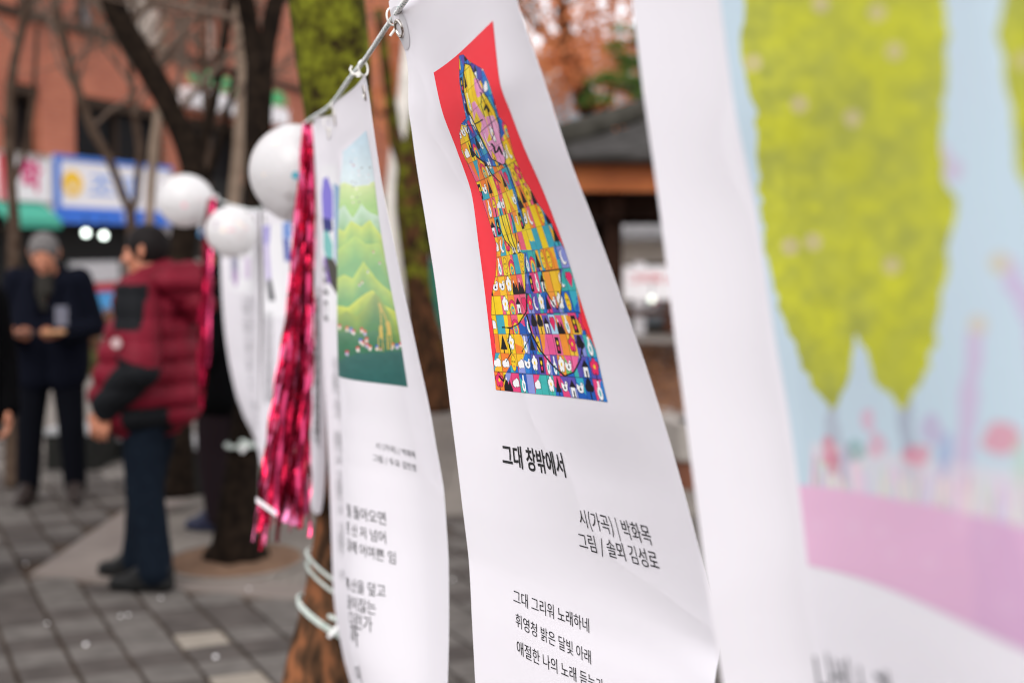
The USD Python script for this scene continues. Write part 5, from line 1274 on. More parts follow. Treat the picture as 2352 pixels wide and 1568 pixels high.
def paint3(A, B, X, Y):
    c = np.zeros((len(A), 3))
    k = np.clip((Y - 300) / 150, 0, 1)[:, None]
    c[:] = ink(186, 216, 236) * (1 - k) + ink(214, 226, 228) * k
    n = nz(X, Y, .03)
    ridges = [([(770, 432), (790, 420), (815, 428), (840, 424), (870, 408)], (216, 228, 150), (150, 200, 96)), ([(770, 490), (790, 470), (810, 500), (830, 470), (850, 490), (885, 500)], (196, 222, 200), (120, 180, 110)),
              ([(770, 520), (790, 530), (806, 505), (830, 520), (850, 505), (890, 560)], (206, 220, 60), (104, 172, 80)), ([(770, 575), (795, 560), (815, 540), (840, 562), (870, 560), (900, 610)], (176, 206, 70), (96, 168, 86)),
              ([(770, 640), (790, 632), (810, 640), (835, 600), (865, 640), (910, 680)], (190, 210, 50), (90, 160, 84)), ([(770, 700), (800, 705), (830, 680), (856, 665), (880, 700), (915, 720)], (208, 214, 40), (80, 146, 80)),
              ([(770, 730), (795, 712), (820, 728), (850, 690), (862, 672), (885, 705), (920, 760)], (150, 170, 60), (78, 130, 80)), ([(770, 765), (800, 762), (830, 770), (860, 755), (900, 790), (930, 785)], (84, 130, 96), (58, 112, 84)),
              ([(770, 832), (795, 818), (830, 812), (880, 810), (940, 803)], (62, 104, 98), (46, 96, 92))]
    for pts, top, bot in ridges:
        xs_, ys_ = np.array(pts, float).T
        yr = np.interp(X, xs_, ys_) + 12 * (n - .5)
        m = Y > yr
        t = np.clip((Y - yr) / 55, 0, 1)[:, None] ** .7
        cc = ink(*top) * (1 - t) + ink(*bot) * t
        c[m] = cc[m]
    c *= (1 + .3 * (nz(X, Y, .09, 5) - .5))[:, None]
    r = np.random.default_rng(4)
    HS = [(780, 752), (797, 757), (806, 760), (812, 764), (831, 760), (838, 766), (828, 785), (834, 790), (843, 795), (850, 800), (866, 800), (797, 812), (822, 803), (902, 795), (912, 797), (920, 793), (842, 782), (826, 655), (845, 625), (858, 580), (872, 605), (832, 650), (806, 375), (812, 382), (900, 801), (874, 803)]
    for k, (x, y) in enumerate(HS):
        w = 3.2 if k < 17 else 1.8
        c[(np.abs(X - x) < w) & (np.abs(Y - y) < w * 1.3)] = [ink(238, 228, 222), ink(226, 210, 200), ink(196, 186, 216)][k % 3]
        c[(np.abs(X - x) < w * 1.1) & (np.abs(Y - y + w * 1.6) < w * .8)] = [ink(206, 70, 76), ink(214, 96, 60), ink(70, 100, 190), ink(198, 60, 80)][k % 4]
    gold = ink(206, 176, 86)
    for pts, w in ((d5([(1128, 490), (1135, 560), (1138, 640)]), 2.6), (d5([(1135, 640), (1138, 700)]), 8), (d5([(1122, 700), (1120, 780)]), 2.0), (d5([(1145, 700), (1150, 790)]), 2.0), (d5([(1120, 495), (1140, 545)]), 2.0),
                   (d5([(1130, 500), (1160, 570), (1178, 620)]), 2.8), (d5([(1178, 615), (1190, 680)]), 10), (d5([(1172, 680), (1178, 780)]), 2.2), (d5([(1198, 680), (1206, 770)]), 2.2), (d5([(1184, 680), (1188, 775)]), 1.8)):
        c[inside(stroke(pts, w), X, Y)] = gold
    for k in range(26):
        x, y = r.uniform(800, 850), r.uniform(335, 470)
        c[np.hypot(X - x, Y - y) < r.uniform(.8, 2.2)] = [ink(250, 236, 240), ink(236, 200, 206), ink(120, 120, 124)][int(r.integers(0, 3))]
    fade = .24 * np.clip((790 - Y) / 120, 0, 1)[:, None]
    c = c * (1 - fade) + ink(226, 232, 222) * fade
    return np.clip(c, 0, .86)
picture(b3, sh3, .2, .82, .09, .49, 180, 420, paint3, 'painting of green hills with two giraffes and a village')
for s, a, b, h in (('월 돌아오면', (797, 1184), (890, 1206), 1.0), ('른 산 저 넘어', (796, 1223), (890, 1249), 1.0), ('길에 어여쁜 임', (798, 1262), (912, 1297), 1.0), ('해 산을 덮고', (796, 1352), (887, 1372), 1.0), ('끝이잖는', (799, 1396), (865, 1412), 1.0), ('디런가', (803, 1436), (856, 1452), 1.0), ('까', (807, 1480), (826, 1486), 1.0), ('이', (822, 1566), (835, 1570), 1.0)):
    lettering(b3, sh3, s, .6, a, b, hs=.74)
lettering(b3, sh3, '시 (가곡) / 박화목', .6, (863, 1030), (956, 1054), 'credit_line', hs=.7)
lettering(b3, sh3, '그림 / 두요 김민정', .6, (856, 1058), (958, 1084), 'credit_line', hs=.7)
e3c, _ = eyelet(b3, sh3, .93, .028, .0105)
e3l, _ = eyelet(b3, sh3, .06, .03, .0105)
cable_tie('white nylon tie at the right top corner of the hill banner', (834, 157), 15, 2.19, (823, 172), [(809, 170), (804, 160), (808, 152)])
cable_tie('white nylon tie at the left top corner of the hill banner', (768, 243), 10, 2.74, (772, 252), [(768, 258), (763, 262)])

# ---- nearest banner, out of focus: yellow green trees over a pink field
z1 = lambda u, v: 1.04 * (1 - u) + u * np.interp(v, [0, .5, .75, 1.1], [.50, .54, .60, .60])
AN1 = {0: [(-420, 0), (-290, .045), (0, .12), (1050, .42), (1568, .56)], .18: [(-470, 0), (-330, .045), (0, .135), (1297, .49), (1700, .60)], .72: [(-900, 0), (-700, .045), (0, .2), (1500, .49), (2100, .60)], 1: [(-1250, 0), (-1000, .045), (0, .21), (1750, .49), (2500, .60)]}
ST1 = {0: [(1400, -420), (1426, -200), (1452, 0), (1476, 200), (1500, 370), (1520, 520), (1547, 750), (1567, 900), (1590, 1080), (1607, 1210), (1624, 1350), (1640, 1450), (1660, 1568), (1690, 1800)],
       .18: [(1600, -470), (1628, -200), (1656, 0), (1690, 250), (1738, 480), (1778, 750), (1815, 960), (1836, 1112), (1858, 1297), (1900, 1560), (1930, 1800)],
       .72: [(2260, -900), (2300, -400), (2335, 0), (2350, 700), (2370, 1500), (2400, 2000)],
       1: [(2900, -1250), (2980, -500), (3050, 0), (3050, 900), (3000, 1750), (2960, 2300)]}
sh1 = Sheet([(u, anchored(ST1[u], AN1[u], z1, u)) for u in (0, .18, .72, 1)], .66)
b1 = banner('nearest blurred white banner with yellow green trees and pink field', sh1, .6)
TR1 = [(1720, -900), (1708, 0), (1700, 120), (1718, 200), (1736, 260), (1740, 350), (1745, 450), (1757, 560), (1775, 640), (1792, 705), (1815, 770), (1845, 840), (1878, 900), (1905, 945), (1930, 930), (1952, 860), (1968, 765), (1985, 800), (2010, 870), (2045, 915), (2075, 940), (2102, 900), (2128, 850), (2150, 790), (2162, 700), (2178, 620), (2180, 545), (2205, 455), (2175, 425), (2160, 330), (2166, 250), (2180, 100), (2168, 0), (2150, -900)]
TR2 = [(2300, -900), (2305, 0), (2290, 90), (2308, 160), (2322, 260), (2332, 380), (2375, 470), (2420, 600), (2500, 750), (2620, 760), (2700, 500), (2720, 0), (2720, -900)]
def paint1(A, B, X, Y):
    c = np.tile(ink(188, 208, 218), (len(A), 1))
    t = nz(X, Y, .004, 8)[:, None]
    c = c * (1 - .4 * t) + ink(196, 206, 220) * .4 * t
    Xw, Yw = X + 30 * (nz(X, Y, .034, 2) - .5) , Y + 26 * (nz(X, Y, .03, 6) - .5)
    for pts, w, col in (([(1908, 920), (1925, 1050), (1938, 1130)], 34, (176, 186, 198)), ([(2080, 910), (2082, 1020), (2096, 1140)], 36, (168, 178, 192)), ([(2245, 760), (2225, 920), (2200, 1180)], 40, (196, 184, 208)), ([(2310, 610), (2370, 720), (2440, 1100)], 46, (194, 182, 208)), ([(2500, 780), (2500, 1200)], 40, (176, 180, 192))):
        c[inside(stroke(pts, w), Xw, Yw)] = ink(*col)
    for (x, y, rr, col) in ((2246, 745, 24, (200, 196, 188)), (2296, 605, 26, (198, 194, 180)), (2185, 390, 30, (194, 188, 206)), (2160, 350, 24, (196, 188, 204))):
        c[np.hypot(X - x, Y - y) < rr] = ink(*col)
    for pts in (TR1, TR2):
        m = inside(pts, Xw, Yw)
        g = nz(X, Y, .035, 9, 4)[:, None]; g = np.clip((g - .3) / .4, 0, 1)
        g2 = np.clip((nz(X, Y, .012, 4, 3)[:, None] - .35) / .3, 0, 1)
        sp_ = np.clip((nz(X, Y, .085, 14, 2)[:, None] - .42) / .16, 0, 1)
        cc = (ink(150, 156, 70) * (1 - g) + ink(194, 196, 56) * g) * .6 + (ink(172, 174, 76) * (1 - g2) + ink(200, 200, 46) * g2) * .4
        cc = cc * (.97 + .1 * sp_)
        c[m] = cc[m]
    for x, y in ((2055, 118), (1836, 240), (1958, 272), (1815, 566), (1868, 556), (2048, 610), (2015, 30), (1885, 10), (1730, 145), (2350, 140), (2470, 300)):
        m = np.hypot(X - x, (Y - y)) < 21
        c[m] = c[m] * .45 + ink(200, 180, 160) * .55
    field = Y > np.interp(X, [1830, 1970, 2150, 2352, 3000], [1112, 1130, 1160, 1210, 1330]) + 10 * (nz(X, Y, .03, 1) - .5)
    base = (Y > 1010 + .14 * (X - 1835)) & (X > 1862)
    c[base] = c[base] * .45 + ink(220, 208, 214) * .55
    r = np.random.default_rng(5)
    for k in range(150):
        x = r.uniform(1870, 2700); y0 = 1040 + .15 * (x - 1840) + r.uniform(-10, 30)
        m = inside(stroke([(x, y0), (x + r.uniform(-14, 14), y0 + r.uniform(60, 110))], r.uniform(4, 10)), X, Y)
        c[m] = ink(*[(226, 200, 214), (206, 196, 220), (222, 214, 200), (200, 212, 200), (190, 170, 184)][int(r.integers(0, 5))])
    for x, y, rx, ry, col in ((1903, 1035, 16, 36, (214, 84, 110)), (1915, 1065, 14, 26, (190, 60, 104)), (1962, 1035, 22, 24, (92, 150, 140)), (1940, 1060, 12, 40, (170, 156, 190)), (1995, 965, 20, 28, (220, 150, 176)), (2012, 1025, 24, 28, (222, 140, 164)), (2105, 1042, 32, 24, (222, 80, 116)), (2140, 985, 24, 36, (182, 148, 190)), (2172, 1040, 16, 50, (136, 146, 200)), (2302, 1005, 46, 36, (224, 70, 104)), (2420, 1090, 40, 40, (120, 170, 150)), (2550, 1060, 50, 40, (222, 80, 110)), (2345, 1060, 18, 60, (178, 200, 170))):
        m = ((Xw - x) / rx) ** 2 + ((Yw - y) / ry) ** 2 < 1; c[m] = c[m] * .5 + ink(*col) * .5
    t = np.clip((X - 1850) / 600, 0, 1)[:, None]
    g = nz(X, Y, .006, 7)[:, None]
    pk = (ink(224, 180, 207) * (1 - t) + ink(212, 170, 201) * t) * (.93 + .14 * g)
    c[field] = pk[field]
    for k in range(30):
        x, y = r.uniform(1870, 2700), r.uniform(1180, 1700)
        m = field & (np.hypot(X - x, Y - y) < r.uniform(8, 26))
        c[m] = c[m] * .7 + ink(224, 190, 212) * .3
    m = field & inside([(2230, 1170), (2330, 1190), (2420, 1600), (2240, 1480)], Xw, Yw)
    c[m] = c[m] * .6 + ink(198, 160, 196) * .4
    return np.clip(c, 0, .86)
picture(b1, sh1, .18, .985, .045, .49, 420, 420, paint1, 'picture of tall yellow green trees over a pink flower field')
lettering(b1, sh1, '나비 노래', .6, (1880, 1610), (2060, 1680), 'title', bold=.012, hs=1.0, m='grey_ink')
e1c, _ = eyelet(b1, sh1, .05, .03)

# ---- fourth banner, mostly behind the third
z4 = lambda u, v: 3.28 * (1 - u) + 2.86 * u + .03 * np.sin(v * 6)
ST4 = {0: [(720, 270), (723, 340), (728, 430), (733, 540), (738, 640), (741, 760), (747, 900), (756, 1080), (761, 1220), (766, 1360), (778, 1450), (792, 1520), (806, 1570), (828, 1650)],
       .5: [(748, 268), (752, 340), (760, 430), (764, 540), (768, 640), (772, 760), (780, 900), (788, 1080), (794, 1220), (800, 1360), (812, 1480), (828, 1570), (840, 1660)],
       1: [(770, 264), (778, 340), (790, 430), (800, 540), (812, 640), (820, 760), (830, 900), (840, 1080), (846, 1220), (850, 1360), (856, 1480), (862, 1570), (866, 1670)]}
AN4 = {u: [(ST4[u][0][1], 0), (ST4[u][-1][1], 1.25)] for u in ST4}
sh4 = Sheet([(u, anchored(ST4[u], AN4[u], z4, u)) for u in (0, .5, 1)], 1.25)
b4 = banner('white banner squeezed behind the hill banner, purple and teal figure showing', sh4, .6)
def paint4(A, B, X, Y):
    c = np.tile(np.array([.8, .79, .81]), (len(A), 1))
    for poly, col in (([(742, 412), (752, 405), (764, 440), (765, 500), (755, 515), (742, 510), (738, 450)], (128, 118, 206)), ([(740, 500), (762, 505), (764, 530), (744, 540)], (50, 56, 120)), ([(743, 533), (752, 528), (764, 560), (765, 595), (750, 598), (743, 570)], (122, 190, 186)),
                      ([(745, 590), (766, 595), (790, 640), (775, 678), (757, 650), (746, 615)], (70, 70, 62)), ([(742, 585), (748, 592), (760, 655), (754, 650), (743, 615)], (136, 100, 190)), ([(766, 420), (800, 440), (800, 640), (770, 600)], (140, 170, 200))):
        c[inside(poly, X, Y)] = ink(*col)
    return c
picture(b4, sh4, .16, .84, .1, .42, 70, 180, paint4, 'printed figure in purple, teal and dark grey')
for k, y in enumerate([842, 866, 890, 914, 938, 962, 1020, 1044, 1068, 1110, 1134, 1158, 1182, 1230, 1254, 1278, 1330]):
    x = np.interp(y, [842, 1000, 1200, 1400], [764, 770, 777, 784])
    lettering(b4, sh4, ('노래하네', '그리워', '애절한', '아래')[k % 4], .6, (x - 2, y), (x + 16, y + 3), hs=.62, m='pale_ink')
lettering(b4, sh4, '봄', .6, (743, 738), (757, 741), 'title', bold=.0, hs=.9, m='grey_ink')
e4c, _ = eyelet(b4, sh4, .62, .035, .011)
cable_tie('white nylon tie on the banner with the purple figure', (752, 284), 12, 2.98, (756, 298), [(757, 306), (754, 313)])

# ---- fifth, sixth and seventh banners, farther along the line
z7 = lambda u, v: 3.75 - .25 * u
ST7 = {0: [(700, 284), (705, 500), (712, 700), (714, 900), (712, 1050), (710, 1130), (716, 1170)], .5: [(714, 286), (724, 500), (732, 700), (730, 900), (728, 1050), (727, 1140), (729, 1180)], 1: [(726, 282), (738, 500), (744, 700), (746, 900), (748, 1050), (744, 1130), (738, 1172)]}
sh7 = Sheet([(u, anchored(ST7[u], [(ST7[u][0][1], 0), (ST7[u][-1][1], 1.02)], z7, u)) for u in (0, .5, 1)], 1.02)
b7 = banner('narrow edge-on white banner just right of the large pink tinsel', sh7, .5)
for k in range(12):
    y = 720 + 28 * k
    lettering(b7, sh7, ('노래', '아래')[k % 2], .5, (721, y), (736, y + 3), hs=.7)
eyelet(b7, sh7, .5, .03)

z5 = lambda u, v: 4.75 * (1 - u) + 4.2 * u
ST5 = {0: [(600, 482), (602, 560), (604, 640), (603, 740), (600, 840), (598, 940), (598, 1020), (600, 1066)], .5: [(634, 480), (640, 560), (642, 640), (638, 740), (630, 840), (622, 940), (612, 1020), (606, 1072)], 1: [(668, 470), (674, 560), (676, 640), (674, 740), (668, 840), (660, 940), (640, 1020), (614, 1068)]}
sh5 = Sheet([(u, anchored(ST5[u], [(ST5[u][0][1], 0), (ST5[u][-1][1], .85)], z5, u)) for u in (0, .5, 1)], .85)
b5 = banner('white banner left of the large pink tinsel, blue and black print', sh5, .55)
def paint5(A, B, X, Y):
    c = np.tile(np.array([.8, .79, .81]), (len(A), 1))
    for poly, col in (([(604, 520), (620, 515), (618, 560), (606, 570)], (150, 140, 206)), ([(606, 560), (616, 560), (622, 640), (612, 650)], (186, 172, 214)), ([(612, 645), (622, 640), (632, 690), (618, 692)], (60, 60, 66)), ([(648, 500), (672, 495), (672, 545), (650, 550)], (120, 150, 210)), ([(650, 550), (664, 548), (668, 600), (654, 600)], (70, 90, 170))):
        c[inside(poly, X, Y)] = ink(*col)
    return c
picture(b5, sh5, .05, .95, .05, .36, 60, 100, paint5)
z6 = lambda u, v: 5.9 * (1 - u) + 5.15 * u
ST6 = {0: [(521, 480), (512, 540), (507, 600), (510, 680), (516, 760), (526, 830), (541, 900), (560, 955), (584, 1005), (597, 1058)], .5: [(558, 484), (556, 540), (556, 600), (558, 680), (562, 760), (566, 830), (574, 900), (584, 960), (594, 1015), (600, 1068)], 1: [(594, 484), (597, 540), (597, 600), (597, 680), (597, 760), (596, 830), (596, 900), (598, 960), (602, 1020), (605, 1066)]}
sh6 = Sheet([(u, anchored(ST6[u], [(ST6[u][0][1], 0), (ST6[u][-1][1], 1.0)], z6, u)) for u in (0, .5, 1)], 1.0)
b6 = banner('farthest white banner bellied by the wind behind the small balloon', sh6, .6)
def paint6(A, B, X, Y):
    c = np.tile(np.array([.8, .79, .81]), (len(A), 1))
    for poly, col in (([(530, 590), (546, 586), (548, 640), (532, 646)], (140, 138, 160)), ([(534, 620), (544, 620), (546, 655), (538, 660)], (180, 150, 190)), ([(560, 590), (575, 590), (575, 640), (560, 640)], (214, 200, 220))):
        c[inside(poly, X, Y)] = ink(*col)
    return c
picture(b6, sh6, .2, .85, .1, .32, 50, 60, paint6)
for k in range(24):
    y = 690 + 14.5 * k
    x0 = np.interp(y, [690, 850, 1000], [556, 566, 590]); x1 = 586 if y < 930 else 594
    if x1 - x0 > 5:
        lettering(b6, sh6, ('그대 그리워 노래', '밝은 달빛 아래', '애절한 노래')[k % 3], .6, (x0, y), (x1, y + 2), hs=.55, m='grey_ink')
for k in range(14):
    y = 730 + 15 * k
    lettering(b5, sh5, ('노래하네', '달빛 아래')[k % 2], .55, (606, y), (626, y + 2), hs=.55, m='grey_ink')
for b_, s_ in ((b5, sh5), (b6, sh6)):
    eyelet(b_, s_, .12, .03); eyelet(b_, s_, .88, .03)

# ================================================================== balloons
def balloon(label, X, Y, D, Z, neck, seed, dots):
    R = D / 2 / FPX * Z
    c = P(X, Y, Z)
    sp = trimesh.creation.icosphere(4, 1.0)
    v = np.array(sp.vertices)
    nk = np.array(neck, float) / np.linalg.norm(neck)
    h = v @ nk
    v = v * (1 + .10 * np.clip(h, 0, 1)[:, None] ** 3)
    t = thing('balloon', label, 'balloon', c)
    obj('skin', (c + v * R, sp.faces), 'balloon_skin', t, smooth=True)
    kn = c + nk * R * 1.09
    obj('knot', blob([[(kn, R * .06), (kn + nk * R * .1, R * .035)], [(kn + nk * R * .1, R * .035), (kn + nk * R * .17, R * .075)]], R * .05, 3), 'balloon_skin', t, smooth=True)
    r = np.random.default_rng(seed)
    for (dx, dy, s, m) in dots:
        d = np.array([dx, -math.sqrt(max(.02, 1 - dx * dx - dy * dy)), -dy])
        p = c + d * R * 1.004
        disc = trimesh.creation.cylinder(s * R, .0008, sections=14)
        T = trimesh.geometry.align_vectors([0, 0, 1], d); T[:3, 3] = p
        disc.apply_transform(T)
        obj('confetti_dot', disc, m, t, smooth=False)
    return t, kn
r = np.random.default_rng(6)
dots = [(.13, .13, .085, 'dot_teal'), (-.02, .55, .11, 'dot_brown'), (.06, .76, .1, 'dot_brown'), (-.3, -.55, .06, 'dot_cream'), (-.02, .86, .06, 'dot_pink'), (-.55, .1, .03, 'dot_cream'), (.35, .9, .05, 'dot_brown'), (-.1, .95, .05, 'dot_brown'), (.0, .3, .025, 'dot_grey')]
bl1, kn1 = balloon('large white balloon hanging against the near pink tinsel', 681, 394, 216, 3.52, (.25, -.2, -1), 1, dots)
dots = [(r.uniform(-.6, .75), r.uniform(-.4, .8), r.uniform(.05, .1), ['dot_pink', 'dot_cream', 'dot_pink', 'dot_grey'][k % 4]) for k in range(16)]
dots = [q for q in dots if q[0] ** 2 + q[1] ** 2 < .85]
bl2, kn2 = balloon('small white balloon with pink confetti in front of the farthest banner', 531, 531, 116, 5.1, (.3, -.3, -.6), 2, dots)
dots = [(.62, .3, .08, 'dot_grey'), (.7, .0, .09, 'dot_pink'), (.55, .62, .09, 'dot_brown'), (.2, .2, .09, 'dot_pink'), (-.3, -.6, .06, 'dot_cream'), (.4, .75, .06, 'dot_grey')]
bl3, kn3 = balloon('white balloon at the far end of the rope above the maroon jacket', 424, 461, 122, 6.5, (.75, -.1, .1), 3, dots)
for nm, kn, X, Y, Z in (('near', kn1, 700, 286, 3.46), ('small', kn2, 560, 476, 5.6), ('far', kn3, 480, 452, 6.7)):
    q = P(X, Y, Z)
    obj('balloon_string', tube([kn, (kn + q) / 2 + [0, -.01, -.01], q], .0012, 5), 'rope_white', None, label={'near': 'thin white string from the large balloon up to the rope', 'small': 'thin white string from the small confetti balloon up to the rope', 'far': 'thin white string from the far balloon to the rope'}[nm], cat='string')

# ================================================================== foil tinsel
def tinsel(label, top, stations, Z, n, w, seed, film=True):
    """Strips hanging in a bunch: stations (Y, Xleft, Xright)."""
    r = np.random.default_rng(seed)
    st = np.array(stations, float)
    t = thing('foil_tinsel', label, 'tinsel', P(*top, Z))
    mats = ['foil_red', 'foil_pink', 'foil_red', 'foil_rose', 'foil_deep', 'foil_deep'] if film else ['foil_deep', 'foil_pink', 'foil_deep']
    for k in range(n):
        f = r.random()
        f = .5 + (f - .5) * r.uniform(.8, 1.0)
        yend = st[-1, 0] - r.uniform(0, 70) if r.random() < .8 else st[-1, 0] + r.uniform(0, 50)
        if film:
            yend -= max(0, (.5 - abs(f - .5)) * 60)
        Ys = np.linspace(st[0, 0], yend, 60)
        l, rr = np.interp(Ys, st[:, 0], st[:, 1]), np.interp(Ys, st[:, 0], st[:, 2])
        wob = 2.0 * np.sin(Ys / r.uniform(50, 110) + r.uniform(0, 6)) + 1.0 * np.sin(Ys / r.uniform(14, 28) + r.uniform(0, 6))
        X = l + (rr - l) * f + wob * (rr - l) / 60
        depth = Z + r.uniform(-.5, .5) * np.clip((rr - l) / FPX * Z, .02, .12) + .006 * np.sin(Ys / r.uniform(14, 30) + r.uniform(0, 6))
        p = P(X, Ys, depth)
        ang = r.uniform(0, 6.28) + np.cumsum(r.normal(0, .07, 60)) + r.uniform(-.012, .012) * np.arange(60)
        side = np.c_[np.cos(ang), np.sin(ang), .15 * np.sin(ang * 2)] * w / 2 * r.uniform(.7, 1.2)
        v = np.stack([p - side, p + side * .02, p + side], 1)
        v[:, 1, 1] -= .0008
        v = v.reshape(-1, 3)
        i = np.arange(59)[:, None] * 3
        fc = np.vstack([i + [0, 1, 4], i + [0, 4, 3], i + [1, 2, 5], i + [1, 5, 4]])
        obj('foil_strip', (v, fc), mats[int(r.integers(0, len(mats)))], t, smooth=True)
    return t
tn = tinsel('large pink red foil tinsel hanging between the balloon and banners', (705, 282), [(284, 699, 713), (320, 694, 718), (420, 686, 722), (560, 672, 722), (720, 654, 722), (900, 630, 718), (1020, 608, 714), (1100, 596, 712), (1180, 588, 710), (1225, 580, 712)], 3.42, 110, .0085, 11)
ky = [(606, 1062), (640, 1085), (676, 1100), (706, 1095), (708, 1170), (690, 1206), (660, 1202), (634, 1188), (600, 1150), (594, 1110)]
kq = np.array([P(x, y, 3.41 + .014 * math.sin(x * .13)) for x, y in ky])
kc = kq.mean(0)
fv, ff = [kc], []
for q in kq:
    fv += [kc * .5 + q * .5 + [0, .008, 0], q]
for k in range(len(kq)):
    a, b = 1 + 2 * k, 1 + 2 * ((k + 1) % len(kq))
    ff += [[0, a, b], [a, a + 1, b + 1], [a, b + 1, b]]
obj('foil_sheet', (np.array(fv), np.array(ff)), 'foil_film', tn, smooth=True)
q0, q1 = P(588, 1147, 3.30), P(634, 1180, 3.30)
obj('paper_tape', trimesh.Trimesh([q0 + [0, 0, .006], q1 + [0, 0, .006], q1 - [0, 0, .006], q0 - [0, 0, .006], q0 + [0, .003, .006], q1 + [0, .003, .006], q1 + [0, .003, -.006], q0 + [0, .003, -.006]], [[0, 2, 1], [0, 3, 2], [4, 5, 6], [4, 6, 7], [0, 1, 5], [0, 5, 4], [3, 7, 6], [3, 6, 2], [0, 4, 7], [0, 7, 3], [1, 2, 6], [1, 6, 5]]), 'sign_white', tn, smooth=False)
tinsel('thin pink foil tinsel at the far end of the rope, over the maroon hood', (484, 455), [(455, 478, 490), (500, 468, 488), (580, 462, 484), (700, 456, 484), (820, 448, 482), (905, 450, 470)], 6.35, 15, .011, 13, film=False)

# ================================================================== people
def head_parts(hp, pitch, yaw, big=1.0):
    """Head solids (upright, facing +y), then tilted and moved to hp (centre of the skull)."""
    M = Manifold
    s = lambda p, r, sc=(1, 1, 1): M.sphere(r, 28).scale(sc).translate(p)
    skull = s((0, -.012, .02), .083, (.92, 1.1, 1.08))
    jaw = M.batch_hull([s((0, .03, -.035), .058, (.95, 1, 1)), s((0, .058, -.093), .026), s((-.04, .012, -.065), .022), s((.04, .012, -.065), .022)])
    brow = M.batch_hull([s((-.035, .070, .012), .014), s((.035, .070, .012), .014)])
    nose = M.batch_hull([s((0, .083, .006), .009), s((0, .106, -.032), .012), s((-.013, .092, -.036), .009), s((.013, .092, -.036), .009)])
    lips = M.batch_hull([s((-.016, .078, -.062), .009), s((.016, .078, -.062), .009), s((0, .085, -.060), .008)])
    cheeks = [s((sx * .038, .05, -.025), .03) for sx in (-1, 1)]
    ears = [M.batch_hull([s((sx * .079, -.008, .012), .012), s((sx * .086, -.018, .02), .010), s((sx * .082, -.008, -.028), .008), s((sx * .088, -.02, 0), .009)]) for sx in (-1, 1)]
    mv = lambda q: q.scale((big,) * 3).rotate((pitch, 0, 0)).rotate((0, 0, yaw)).translate(tuple(map(float, hp)))
    return [mv(q) for q in [skull, jaw, brow, nose, lips] + cheeks + ears], mv

def hand_chain(w, d, nrm, side, curl=.5):
    """Palm and five fingers from the wrist w along d; nrm is the palm's facing; the thumb leaves on the given side."""
    w, d, nrm = (np.asarray(q, float) for q in (w, d, nrm))
    d = d / np.linalg.norm(d); nrm = nrm - d * (nrm @ d); nrm /= np.linalg.norm(nrm)
    s = np.cross(d, nrm) * side
    out = []
    pal = [w + d * .015 + s * .018, w + d * .085 + s * .036, w + d * .085 - s * .036, w + d * .015 - s * .018]
    out.append([(pal[0], .016), (pal[1], .0125)]); out.append([(pal[3], .016), (pal[2], .0125)]); out.append([(pal[0], .016), (pal[3], .016)]); out.append([(w + d * .05 + s * .012, .017), (w + d * .09 - s * .012, .015)]); out.append([(pal[1], .0125), (pal[2], .0125)])
    for k, ln in enumerate((.066, .076, .072, .056)):
        b = w + d * .09 + s * (.033 - .022 * k)
        dd, p, ch = d.copy(), b, [(b, .0105)]
        for q in range(3):
            dd = dd * math.cos(curl * (.6 + .3 * q)) + nrm * math.sin(curl * (.6 + .3 * q)); dd /= np.linalg.norm(dd)
            p = p + dd * ln * (.44, .32, .24)[q]
            ch.append((p, .0095 - .001 * q))
        out.append(ch)
    b = w + d * .028 + s * .03
    p1 = b + (d * .6 + s * .7 + nrm * .2) * .036
    p2 = p1 + (d * .85 + s * .1 + nrm * .35) * .032
    out.append([(b, .014), (p1, .0115), (p2, .0095)])
    return out

def rot2(theta):
    c, s = math.cos(theta), math.sin(theta)
    return np.array([[c, -s, 0], [s, c, 0], [0, 0, 1]])

def place(mesh, loc, theta):
    mesh.vertices = np.asarray(mesh.vertices) @ rot2(theta).T + loc
    return mesh

